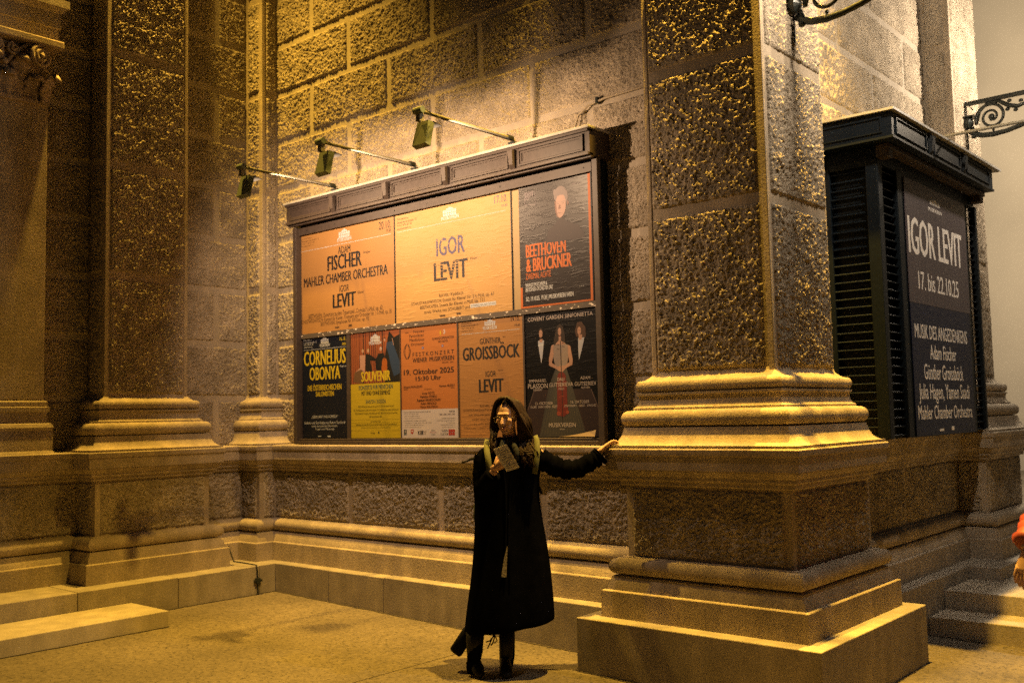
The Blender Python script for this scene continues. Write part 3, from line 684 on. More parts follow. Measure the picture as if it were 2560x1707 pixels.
fig(978, 430, ink('white_hair', (225, 215, 200)), BLK2, [(945, 480), (1010, 470), (1040, 560), (1020, 680), (930, 670), (915, 570)])
s.ell(1022, 590, .036, .05, ink('cello', (190, 96, 26)), .0018); s.ell(1020, 645, .040, .042, ink('cello', (190, 96, 26)), .0018); s.seg(1020, 560, 1045, 380, ink('cello_neck', (90, 44, 20)), .006, .0019)
fig(1022, 320, HR, ink('blue_gown', (44, 66, 90)), [(1045, 350), (1110, 335), (1150, 440), (1195, 560), (1200, 700), (1130, 740), (1090, 600), (1065, 470), (1040, 400)])
s.seg(1110, 300, 1125, 380, SK, .006, .0018); logo(s, 860, 265, 968, 330, WHT); s.text('MUSIKVEREIN', 845, 342, 985, 366, WHT, .02, .0020)
s.text('SOUVENIR', 752, 692, 1090, 783, YEL, .04, .0024)
s.text('KONZERTE FÜR MENSCHEN', 725, 850, 1117, 878, TEAL, .02); s.text('MIT UND OHNE DEMENZ', 755, 913, 1088, 945, ink('dark_olive', (38, 38, 24)), .02); s.text('SAISON 2025/26', 805, 1012, 1037, 1045, TEAL, .005)
OL = ink('olive', (82, 78, 30))
s.text('29.9.25', 715, 1081, 785, 1098, OL, .01); s.text('MENSCHEN DAHINTER ALLE', 787, 1084, 928, 1095, OL); s.text('10.11.25', 932, 1073, 1002, 1092, OL, .01); s.text('VOM WINDE VERWEHT', 1005, 1077, 1132, 1088, OL)
s.text('15.12.25', 668, 1122, 738, 1140, OL, .01); s.text('FRÖHLICHE WEIHNACHT ÜBERALL', 740, 1125, 928, 1137, OL); s.text('12.1.26', 932, 1114, 996, 1132, OL, .01); s.text('ACH, WAS HABEN WIR GELACHT', 998, 1118, 1182, 1129, OL)
s.text('23.2.26', 683, 1160, 750, 1177, OL, .01); s.text('ICH TANZE IN DEN FRÜHLING', 753, 1162, 938, 1174, OL); s.text('4.5.26', 942, 1152, 1000, 1171, OL, .01); s.text('WIR KOMMEN ZUSAMMEN', 1003, 1156, 1170, 1167, OL)
s.text('UND URLAUB NACH WIEN', 845, 1195, 993, 1213, OL)
for yy in (1240, 1273, 1310, 1365): s.line(640, yy+2, 1200, yy-4, OL, .0012)
s.text('MUSIKFREUNDE', 862, 1254, 980, 1265, OL); s.text('TERMINE UND KARTEN IM MUSIKVEREIN ODER UNTER MUSIKVEREIN.AT', 690, 1291, 1165, 1300, OL); s.text('gefördert von der Stadt Wien, Kultur und von Freunden des Hauses', 755, 1325, 1090, 1333, OL); s.text('Caritas', 862, 1384, 912, 1400, OL, .02); s.ell(955, 1388, .010, .010, OL, .001); s.done(e)
# 6 orange and white
OP = paper('orange_poster_paper', (214, 128, 62), .06, .5)
e = poster('poster', 'orange and white Festkonzert poster between the yellow and brown ones', -6.581, 1.455, -5.874, 2.443, OP)
s = Sheet('y', PYF, C6); DB = ink('dark_brown', (58, 30, 22))
a = s.px(1210, 1128); s.rect(-6.581, 1.455, -5.874, a[1], ink('pinkish_white', (226, 204, 190)))
for i, (tx, x0) in enumerate((('Neues', 1355), ('Favoritner', 1306), ('Mandolinen', 1308), ('Orchester', 1325))): s.text(tx, x0, 212+i*49, 1478, 230+i*49, DB)
s.text('FFF', 1260, 235, 1300, 248, DB); s.text('FLORIDSDORFERSPATZEN', 1570, 295, 1820, 300, DB, .005); s.text('ORCHESTER', 1637, 330, 1752, 342, DB, .005)
s.ell(1665, 240, .006, .022, YEL, .0010); s.ell(1708, 225, .012, .020, WHT, .0010); s.ell(1706, 225, .007, .014, OP, .0011)
for x in (1462, 1690): s.prect(x-11, 401 if x < 1500 else 377, x+11, 423 if x < 1500 else 399, ink('blue_badge', (90, 100, 150))); s.text('f', x-4, 405 if x < 1500 else 381, x+5, 421 if x < 1500 else 397, WHT, .03)
for x, k in ((1282, 1), ): 
    for q in range(2):
        r_ = 38-q*13
        for sg in (-1, 1):
            pp = [(x+sg*r_*math.sin(t_*PI*.93)*1.0, 358+t_*185) for t_ in np.linspace(.05, 1, 12)]
            for p0, p1 in zip(pp[:-1], pp[1:]): s.seg(*p0, *p1, BLK, .006-.002*q, .0011)
s.text('F E S T K O N Z E R T', 1345, 471, 1820, 475, BLK, 0); s.text('WIENER  MUSIKVEREIN', 1345, 533, 1822, 547, BLK, .012); s.text('BRAHMS - SAAL', 1687, 572, 1820, 580, DB)
s.text('19. Oktober 2025', 1243, 668, 1822, 692, BLK, .018); s.text('15:30 Uhr', 1380, 742, 1675, 775, BLK, .018)
s.text('Eduard PAPAZOFF', 1242, 855, 1457, 869, DB, .012); s.text('NFMO', 1242, 888, 1292, 899, DB); s.text('Kerem SEZEN', 1655, 838, 1827, 853, DB, .012); s.text('FSO', 1790, 865, 1827, 877, DB); s.text('Dirigenten', 1482, 880, 1567, 889, DB)
for i, (tx, x0, x1) in enumerate((('Anita GÖTZ', 1455, 1597), ('Nataliya STRIKU', 1433, 1625), ('Raphael HANDSCHUH', 1397, 1665), ('Adam BENOLD', 1440, 1620), ('Victor KAUTSCH', 1433, 1632))): s.text(tx, x0, 923+i*39.5, x1, 942+i*39.5, DB, .015)
s.text('KARTEN', 1768, 1134, 1833, 1150, BLK, .02); s.text('30€ | 20€ | 18€ | 10€', 1655, 1170, 1833, 1184, DB, .005)
for i, (tx, x1) in enumerate((('NEUES FAVORITNER MANDOLINENORCHESTER', 1555), ('• Telefon: +43 676 541 90 84', 1412), ('• eMail: karten@mandoline.at', 1430), ('• Web: www.mandolinen.at', 1450))): s.text(tx, 1243, 1148+i*24, x1, 1155+i*24-2, GREY)
for i, (tx, x1) in enumerate((('FLORIDSDORFER SPATZEN ORCHESTER', 1503), ('• Telefon: +43 664 32 40 150', 1565), ('• eMail: info@spatzen.at', 1475), ('• Web: www.spatzen.at', 1445))): s.text(tx, 1243, 1249+i*24, x1, 1257+i*24-2, GREY)
for i, (tx, x0) in enumerate((('WIENER MUSIKVEREIN', 1680), ('1010 Wien, Musikvereinsplatz 1', 1628), ('Konzertkassa', 1735), ('Bösendorferstraße 12', 1680), ('tickets.musikverein.at', 1685))): s.text(tx, x0, 1219+i*24.5, 1835, 1228+i*24.5, GREY)
s.prect(1247, 1352, 1277, 1400, BLK); s.prect(1259, 1360, 1265, 1392, WHT, .0014); s.prect(1247, 1404, 1277, 1416, TEAL); s.ppoly([(1325, 1352), (1357, 1350), (1357, 1385), (1341, 1410), (1325, 1388)], RED); s.ell(1341, 1372, .008, .008, WHT, .0014)
s.text('K', 1408, 1368, 1432, 1412, BLK, .03); s.prect(1435, 1365, 1450, 1412, BLK); s.prect(1453, 1365, 1467, 1412, BLK); s.text('ltur', 1470, 1366, 1508, 1382, BLK); s.text('10', 1472, 1393, 1498, 1411, BLK)
s.text('BASIS.', 1558, 1356, 1608, 1368, GREY); s.text('KULTUR', 1548, 1378, 1618, 1391, RED); s.text('WIEN', 1560, 1402, 1606, 1416, GREY)
s.text('WIEN', 1680, 1354, 1755, 1380, BLK); s.text('KULTUR', 1670, 1393, 1756, 1418, BLK)
for i in range(3):
    for j in range(2): s.prect(1761+i*25, 1350+j*36, 1784+i*25, 1382+j*36, RED)
s.done(e)
# 7 brown
OCH3 = paper('brown_ochre_poster_paper', (196, 134, 70), .12)
e = poster('poster', 'brown ochre poster reading GROISSBÖCK behind the woman', -5.857, 1.455, -5.137, 2.434, OCH3)
s = Sheet('y', PYF, C7)
logo(s, 310, 178, 430, 225, WHT); s.text('MUSIKVEREIN', 295, 246, 447, 268, WHT, .02); s.text('19.10.', 597, 142, 692, 177, BLK); s.text('19:30', 640, 216, 695, 238, BLK); s.line(62, 335, 695, 268, WHT)
for i, tx in enumerate(ADDR): s.text(tx, 60, 206+i*28, 60+len(tx)*9, 218+i*28-int(len(tx)*.8), BRN)
s.text('GÜNTHER', 258, 380, 488, 418, BLK, .015); s.text('GROISSBÖCK', 72, 482, 697, 572, BLK, .035); s.text('IGOR', 322, 731, 437, 785, BLK, .01); s.text('LEVIT', 248, 822, 520, 950, BLK, .04)
s.text('Bass', 510, 348, 540, 358, BRN); s.text('Klavier', 458, 715, 508, 724, BRN)
for i, (tx, x0, x1) in enumerate((('RAVEL: Kaddisch', 262, 520), ('SCHOSTAKOWITSCH: Suite nach Gedichten', 80, 705), ('von Michelangelo Buonarroti op. 145', 135, 650), ('LISZT: Drei Sonette von Petrarca', 178, 605), ('für tiefe Stimme und Klavier', 195, 590), ('MAHLER: Lieder eines fahrenden Gesellen', 92, 700))): s.text(tx, x0, 1095+i*50+3, x1, 1118+i*50-int((x1-x0)*.03), BRN)
s.done(e)
# torn glowing lower edge
# 8 black cello poster
BP = paper('black_poster_paper', (10, 12, 18), .12, .4)
e = poster('poster', 'black Covent Garden Sinfonietta poster with a cellist, bottom right in the cabinet', -5.114, 1.456, -4.397, 2.433, BP)
s = Sheet('y', PYF, C7); PT = ink('pale_print', (222, 196, 172)); FL = ink('stage_floor', (46, 22, 26)); DR = ink('sequin_dress', (168, 142, 122)); DR2 = ink('tulle', (72, 66, 56))
s.ppoly([(770, 1160), (850, 930), (1480, 920), (1560, 1130), (1565, 1440), (775, 1450)], FL, .0008)
s.seg(785, 1150, 855, 935, ink('light_streak', (110, 84, 72)), .006, .0010); s.seg(1470, 925, 1552, 1130, ink('light_streak', (110, 84, 72)), .006, .0010)
s.ppoly([(1085, 700), (1205, 700), (1270, 900), (1330, 1120), (1430, 1440), (910, 1448), (960, 1180), (1010, 900)], DR2, .0010)
for i in range(16):
    f = i/15; s.seg(1090+f*115, 720, 925+f*490, 1440, ink('tulle_light', (104, 96, 80)), .0022, .0011)
s.ppoly([(1055, 440), (1190, 430), (1240, 460), (1205, 700), (1085, 700), (1050, 520)], DR, .0012)
for i in range(70): s.ell(rnd.uniform(1065, 1215), rnd.uniform(450, 690), .0016, .0016, WHT if i % 2 else SKD, .0013, 6)
for pts in ([(1040, 450), (1062, 445), (1062, 560), (1045, 640), (1120, 690), (1110, 715), (1015, 670), (1012, 600)], [(1215, 440), (1245, 455), (1272, 600), (1268, 660), (1180, 705), (1165, 685), (1235, 630), (1220, 540)]): s.ppoly(pts, SK, .0014)
s.ppoly([(1100, 680), (1180, 668), (1200, 695), (1160, 740), (1110, 725)], SK, .0019)
s.ppoly([(1085, 300), (1100, 240), (1130, 215), (1165, 245), (1185, 330), (1190, 430), (1150, 440), (1070, 445), (1065, 400)], HR, .0014)
s.ell(1128, 300, .0165, .030, SK, .0016); s.rect(s.px(1118, 345)[0], s.px(1120, 420)[1], s.px(1142, 345)[0], s.px(1120, 350)[1], SK, .0015); s.ppoly([(1080, 440), (1115, 400), (1145, 400), (1195, 430), (1140, 445)], SK, .0013)
for x in (1115, 1143): s.ell(x, 298, .004, .0022, BLK2, .0018, 8)
s.ell(1130, 352, .006, .003, RED, .0018, 8)
CE = ink('dark_cello', (128, 34, 26)); CE2 = ink('cello_shine', (170, 70, 44))
s.ell(1150, 800, .042, .045, CE, .0016, 24); s.ell(1155, 880, .030, .05, CE, .0016, 24); s.ell(1160, 1130, .055, .068, CE, .0016, 24); s.ppoly([(1100, 840), (1205, 830), (1215, 1100), (1105, 1110)], CE, .0016)
s.ell(1120, 1190, .020, .018, CE2, .0017, 12); s.ell(1215, 1175, .016, .015, CE2, .0017, 12); s.seg(1137, 400, 1158, 1000, ink('fingerboard', (50, 42, 40)), .008, .0018); s.seg(1130, 1005, 1182, 1000, CE2, .004, .0019); s.seg(1160, 1010, 1160, 1270, BLK2, .006, .0018)
for p in ((1112, 440), (1112, 490), (1165, 425), (1168, 462)): s.seg(p[0]-12, p[1], p[0]+12, p[1], HR, .004, .0020)
for (x, hy, hc) in ((925, 325, HR), (1350, 290, HR)):
    s.ell(x, hy-20, .021, .033, hc, .0012)
    if x > 1000: s.ppoly([(1295, 290), (1320, 200), (1365, 190), (1410, 250), (1415, 350), (1385, 365), (1310, 355)], ink('wavy_hair', (84, 50, 32)), .0013)
    s.ell(x-2 if x < 1000 else 1342, hy, .0175, .031, SK, .0015)
    for dx in (-12, 10): s.ell(x-2+dx if x < 1000 else 1342+dx, hy-6, .0035, .002, BLK2, .0017, 8)
    s.seg(x-12, hy+32, x+8, hy+30, SKD, .003, .0017)
s.ppoly([(893, 400), (960, 395), (945, 560), (930, 650), (905, 500)], ink('shirt', (206, 196, 190)), .0013); s.ppoly([(895, 435), (920, 445), (950, 430), (950, 458), (920, 450), (897, 465)], WHT, .0016); s.ppoly([(910, 385), (945, 380), (940, 415), (915, 418)], SK, .0014)
s.ppoly([(1330, 370), (1400, 360), (1370, 500), (1340, 610), (1332, 480)], ink('shirt', (206, 196, 190)), .0014); s.ppoly([(1335, 335), (1375, 330), (1370, 385), (1340, 392)], SK, .00145)
s.text('COVENT GARDEN SINFONIETTA', 782, 152, 1490, 120, PT, .008)
for a in (('EMMANUEL', 798, 824, 985, 846), ('PLASSON', 785, 872, 1000, 912), ('DIRIGENT', 845, 925, 942, 942), ('DALI', 1105, 802, 1180, 834), ('GUTSERIEVA', 1015, 860, 1278, 890), ('CELLO', 1113, 912, 1180, 930), ('ADAM', 1355, 788, 1462, 815), ('GUTSERIEV', 1292, 848, 1530, 880),
          ('KLAVIER', 1367, 898, 1462, 915), ('13. OKTOBER', 865, 1068, 1057, 1091), ('FAURÉ   SAINT-SAËNS   BIZET', 815, 1110, 1108, 1126), ('16. OKTOBER', 1250, 1050, 1455, 1074), ('STRAVINSKY   GRIEG   STRAUSS', 1182, 1097, 1525, 1110), ('MUSIKVEREIN', 1013, 1294, 1305, 1335), ('WIEN', 1130, 1354, 1185, 1368)):
    s.text(a[0], a[1], a[2], a[3], a[4], PT, .004, .0024)
s.done(e)
# curled bottom corner of the cello poster
mb = MB(); V = []
for i in range(9):
    f = i/8; V += [(-4.80+f*.39, PYF-.002-.05*f**2, 1.458+.004), (-4.80+f*.39, PYF-.002-.03*f**2, 1.462+.05*f**1.5)]
mb.add(V, [(2*i, 2*i+2, 2*i+3, 2*i+1) for i in range(8)]); o = mb.build('curled_corner', ink('oldpaper', (205, 165, 105)), None); o.parent = e; o.matrix_parent_inverse = Matrix.Translation(e.location).inverted()

# ------------------------------------------------------------------ floodlights on the cabinet top
def floodlight(x, label):
    e = empty('floodlight', (x, 5.9, 3.80)); tag(e, label, 'floodlight', 'floodlights on rods above the poster cabinet')
    hy, hz = 4.90, 3.845
    def B(mb, n, m, **k):
        o = mb.build(n, m, None, **k); o.parent = e; o.matrix_parent_inverse = Matrix.Translation(e.location).inverted(); return o
    B(MB().tube([(x, 5.93, 3.80), (x, 5.92, 3.835), (x, 5.88, 3.845), (x, hy, hz)], .0125, 10), 'rod', M['rod'], smooth=True)
    B(MB().tube([(x, 5.90, 3.845), (x, 5.84, 3.845)], .022, 10).box((x-.03, 5.88, 3.80), (x+.03, 5.94, 3.815)), 'clamp', M['iron'])
    B(MB().tube([(x-.055, hy-.02, hz+.006), (x+.032, hy-.02, hz+.006)], .026, 12), 'joint_barrel', M['fixture'])
    # housing hangs below the joint, tilted, its glass faces the wall
    Rm = Matrix.Rotation(R(-14), 3, 'X'); c = Vector((x-.012, hy+.02, hz-.155))
    def tr(p): return c+Rm @ Vector(p)
    V = [tr(p) for p in ((-.070, -.022, -.10), (.070, -.022, -.10), (.058, -.022, .085), (-.058, -.022, .085), (-.076, .028, -.105), (.076, .028, -.105), (.066, .028, .09), (-.066, .028, .09))]
    o = B(MB().add(V, [(0, 1, 2, 3), (0, 4, 5, 1), (1, 5, 6, 2), (2, 6, 7, 3), (3, 7, 4, 0)]), 'housing', M['fixture'])
    sd = o.modifiers.new('s', 'SOLIDIFY'); sd.thickness = .004
    V = [tr(p) for p in ((-.068, .02, .088), (.068, .02, .088), (.072, .105, .092), (-.072, .105, .092), (-.068, .02, .092), (.068, .02, .092), (.072, .105, .096), (-.072, .105, .096))]
    B(MB().add(V, [(0, 3, 2, 1), (4, 5, 6, 7), (0, 1, 5, 4), (1, 2, 6, 5), (2, 3, 7, 6), (3, 0, 4, 7)]), 'added_visor', M['visor_black'])  # visor added to cut the beam off flat above the cabinet
    mb = MB()
    for k in range(8): mb.tube([tr((.071, -.020+k*.006, -.085)), tr((.080, -.020+k*.006, .075))], .002, 4)
    B(mb, 'cooling_fins', M['fixture'])
    V = [tr(p) for p in ((-.060, -.014, -.085), (.060, -.014, -.085), (.050, -.014, .07), (-.050, -.014, .07))]
    B(MB().add(V, [(0, 1, 2, 3)]), 'glass', M['glass_lit'])
    B(MB().box((x-.034, hy-.03, hz-.075), (x-.018, hy+.01, hz+.01)).box((x-.004, hy-.03, hz-.075), (x+.010, hy+.01, hz+.01)), 'bracket', M['rod'])
    B(MB().tube([(x+.02, hy-.01, hz+.02), (x+.05, hy+.06, hz-.02), (x+.03, hy+.12, hz-.01), (x, hy+.2, hz-.013), (x, hy+.6, hz-.014), (x, 5.9, hz-.02)], .004, 5), 'wire', M['iron'])
    d = bpy.data.lights.new('flood', 'SPOT'); d.energy = 175; d.color = (1.0, .65, .38); d.spot_size = R(172); d.spot_blend = 1.0; d.shadow_soft_size = .012
    l = bpy.data.objects.new('floodlight_beam', d); COL.objects.link(l); l.location = tr((0, .012, .0))
    l.rotation_euler = (Vector((x, 6.15, 3.1))-l.location).to_track_quat('-Z', 'Y').to_euler()
floodlight(-5.073, 'right-hand floodlight on a rod above the cabinet, nearest the corner pier')
floodlight(-6.211, 'middle floodlight of three on rods above the poster cabinet')
floodlight(-7.314, 'left-hand floodlight above the cabinet, over the small angle pier')
# conduit from the cabinet top
cd = empty('conduit', (-4.6, 6.15, 3.8)); tag(cd, 'bent metal conduit rising from the right end of the poster cabinet', 'conduit')
build_in(MB().tube([(-4.62, 6.14, 3.80), (-4.62, 6.14, 3.90), (-4.59, 6.145, 3.98), (-4.50, 6.15, 4.04), (-4.35, 6.155, 4.065), (-4.1, 6.155, 4.07), (-3.76, 6.16, 4.075)], .009, 8), 'pipe', mat('conduit_grey', (.32, .27, .20), .7), cd, smooth=True)
build_in(MB().box((-4.42, 6.14, 4.04), (-4.40, 6.19, 4.09)), 'clip', M['iron'], cd)

# ------------------------------------------------------------------ louvred kiosk on the facade wall
kz = empty('louvred_kiosk', (-2.9, 8.4, 1.4)); tag(kz, 'tall black louvred display case fixed to the wall right of the corner pier', 'display case')
def kp(mb, name, m=None, **k):
    o = mb.build(name, m or M['paint_black'], None, **k); o.parent = kz; o.matrix_parent_inverse = Matrix.Translation(kz.location).inverted(); return o
KX, KY0, KY1 = -2.65, 7.21, 9.62
EX, EY0, EY1 = -2.50, 7.12, 9.63
kp(MB().box((BX+.035, EY0, 3.575), (EX, EY1, 3.775)), 'top_box')
V = [(BX+.02, EY0-.03, 3.80), (EX+.03, EY0-.03, 3.792), (EX+.05, EY1+.12, 3.792), (BX+.02, EY1+.12, 3.80)]
kp(MB().add([(x, y, z-.018) for x, y, z in V]+V, [(3, 2, 1, 0), (4, 5, 6, 7), (0, 1, 5, 4), (1, 2, 6, 5), (2, 3, 7, 6), (3, 0, 4, 7)]), 'roof_sheet', M['lip'])
# panels on the two faces of the top box
def frame_y(x0, x1, z0, z1, y):
    mb = MB(); w_ = .013
    mb.box((x0, y-.008, z0), (x1, y, z0+w_)); mb.box((x0, y-.008, z1-w_), (x1, y, z1)); mb.box((x0, y-.008, z0+w_), (x0+w_, y, z1-w_)); mb.box((x1-w_, y-.008, z0+w_), (x1, y, z1-w_)); return mb
def frame_x(y0, y1, z0, z1, x):
    mb = MB(); w_ = .013
    mb.box((x, y0, z0), (x+.010, y1, z0+w_)); mb.box((x, y0, z1-w_), (x+.010, y1, z1)); mb.box((x, y0, z0+w_), (x+.010, y0+w_, z1-w_)); mb.box((x, y1-w_, z0+w_), (x+.010, y1, z1-w_)); return mb
kp(frame_y(BX+.08, EX-.07, 3.625, 3.745, EY0), 'panel')
kp(MB().box((BX+.035, EY0-.012, 3.575), (EX, EY0, 3.592)).box((EX, EY0-.012, 3.575), (EX+.012, EY1, 3.592)), 'top_rail')
for i in range(3):
    a = EY0+.08+i*.83; kp(frame_x(a, a+.66, 3.62, 3.745, EX), 'panel')
    if i < 2:
        c = a+.745; kp(MB().add([(EX, c-.03, 3.60), (EX, c+.03, 3.60), (EX, c+.04, 3.75), (EX, c-.04, 3.75), (EX+.02, c-.02, 3.63), (EX+.02, c+.02, 3.63), (EX+.035, c+.028, 3.74), (EX+.035, c-.028, 3.74)], [(4, 5, 6, 7), (0, 1, 5, 4), (1, 2, 6, 5), (2, 3, 7, 6), (3, 0, 4, 7)]), 'panel_block')
kp(MB().box((BX+.035, KY0+.05, 3.44), (KX-.01, KY1-.05, 3.575)), 'neck')
kp(MB().box((KX-.01, KY0+.01, 3.535), (KX+.09, KY1-.02, 3.572)), 'soffit_rail', M['paint'], bevel=.006)
for y in (KY0+.02, KY1-.14): kp(MB().box((KX-.02, y, 3.47), (KX+.08, y+.10, 3.572)), 'bracket', M['paint'], bevel=.012)
kp(MB().box((BX+.05, KY0+.06, 1.40), (KX-.07, KY1-.06, 3.45)), 'core')
# near end face: posts and slats
kp(MB().box((BX+.035, KY0, 1.40), (BX+.10, KY0+.06, 3.45)), 'post', bevel=.004); kp(MB().box((-2.742, KY0-.006, 1.40), (KX, KY0+.085, 3.47)), 'post', bevel=.006)
kp(MB().box((BX+.10, KY0+.004, 3.425), (-2.742, KY0+.05, 3.47)), 'top_rail')
def slat_y(x0, x1, y, z): return MB().add([(x0, y, z), (x1, y, z), (x1, y+.02, z+.010), (x0, y+.02, z+.010), (x0, y, z-.006), (x1, y, z-.006), (x1, y+.02, z+.003), (x0, y+.02, z+.003)], [(0, 1, 2, 3), (4, 7, 6, 5), (0, 4, 5, 1), (1, 5, 6, 2), (3, 2, 6, 7), (0, 3, 7, 4)])
def slat_x(y0, y1, x, z): return MB().add([(x, y0, z), (x, y1, z), (x-.02, y1, z+.010), (x-.02, y0, z+.010), (x, y0, z-.006), (x, y1, z-.006), (x-.02, y1, z+.003), (x-.02, y0, z+.003)], [(0, 1, 2, 3), (4, 7, 6, 5), (0, 4, 5, 1), (1, 5, 6, 2), (3, 2, 6, 7), (0, 3, 7, 4)])
first = [None]*3
for k in range(32):
    z = 1.425+k*.0637
    for j, f in enumerate((lambda: slat_y(BX+.10, -2.742, KY0+.012, 1.425), lambda: slat_x(KY0+.085, 7.595, KX-.02, 1.425), lambda: slat_x(9.30, KY1-.05, KX-.02, 1.425))):
        if k == 0: first[j] = kp(f(), 'slat')
        else:
            o = first[j].copy(); COL.objects.link(o); o.location = (0, 0, k*.0637)
kp(MB().box((KX-.06, 7.595, 1.40), (KX, 7.685, 3.45)), 'post', bevel=.006); kp(MB().box((KX-.06, 9.22, 1.40), (KX-.004, 9.30, 3.45)), 'post', bevel=.006); kp(MB().box((KX-.06, KY1-.05, 1.40), (KX, KY1, 3.45)), 'post', bevel=.006)
kp(MB().box((KX-.06, 7.685, 1.40), (KX-.004, 9.22, 3.45)), 'board')
e = empty('poster', (KX, 8.5, 2.44)); tag(e, 'grey poster reading IGOR LEVIT, upper of two on the black case', 'poster', 'posters on the black louvred case')
GP = paper('grey_poster_paper', (112, 96, 94), .05, .45)
build_in(MB().box((KX, 7.735, 2.44), (KX+.006, 9.235, 3.42)), 'sheet', GP, e)
def r3c(): return (2040, 240, 3.015)
s = Sheet('x', KX+.006, r3c()); GT = mat('pale_case_letters', (.80, .78, .78), .7)
logo(s, 850, 775, 930, 850, GT); s.text('MUSIKVEREIN', 842, 835, 943, 905, GT, .02); s.text('IGOR LEVIT', 683, 897, 1102, 1303, GT, .03); s.text('17. bis 22.10.25', 765, 1318, 1073, 1525, GT, .015); s.done(e)
e = empty('poster', (KX, 8.5, 1.42)); tag(e, 'navy poster headed MUSIK DES ANGEDENKENS, lower of two on the black case', 'poster', 'posters on the black louvred case')
build_in(MB().box((KX, 7.735, 1.405), (KX+.005, 9.21, 2.438)), 'sheet', paper('navy_case_paper', (14, 30, 66), .1, .45), e)
s = Sheet('x', KX+.005, (2040, 700, 3.137))
for a in (('MUSIK DES ANGEDENKENS', 768, 338, 1182, 503), ('Adam Fischer', 888, 507, 1097, 637), ('Günther Groissböck', 842, 655, 1152, 789), ('Julia Hagen, Yamen Saadi', 802, 810, 1200, 930), ('Mahler Chamber Orchestra', 797, 983, 1222, 1073)): s.text(a[0], a[1], a[2], a[3], a[4], GT, .012)
s.prect(968, 1165, 1000, 1180, GT); s.prect(1060, 1145, 1082, 1172, GT); s.done(e)
# pale rod for a lamp on the case roof
e = empty('lamp_rod', (-2.5, 8.4, 3.8)); tag(e, 'pale lamp rod reaching out from the roof of the black louvred case', 'lamp rod')
build_in(MB().tube([(-2.62, 8.4, 3.80), (-2.56, 8.4, 3.845), (-1.45, 8.4, 3.845)], .013, 10), 'rod', M['rod'], e, smooth=True)
build_in(MB().tube([(-1.45, 8.33, 3.855), (-1.45, 8.47, 3.855)], .035, 10).box((-1.50, 8.29, 3.60), (-1.40, 8.51, 3.82)), 'lamp_head', M['fixture'], e)

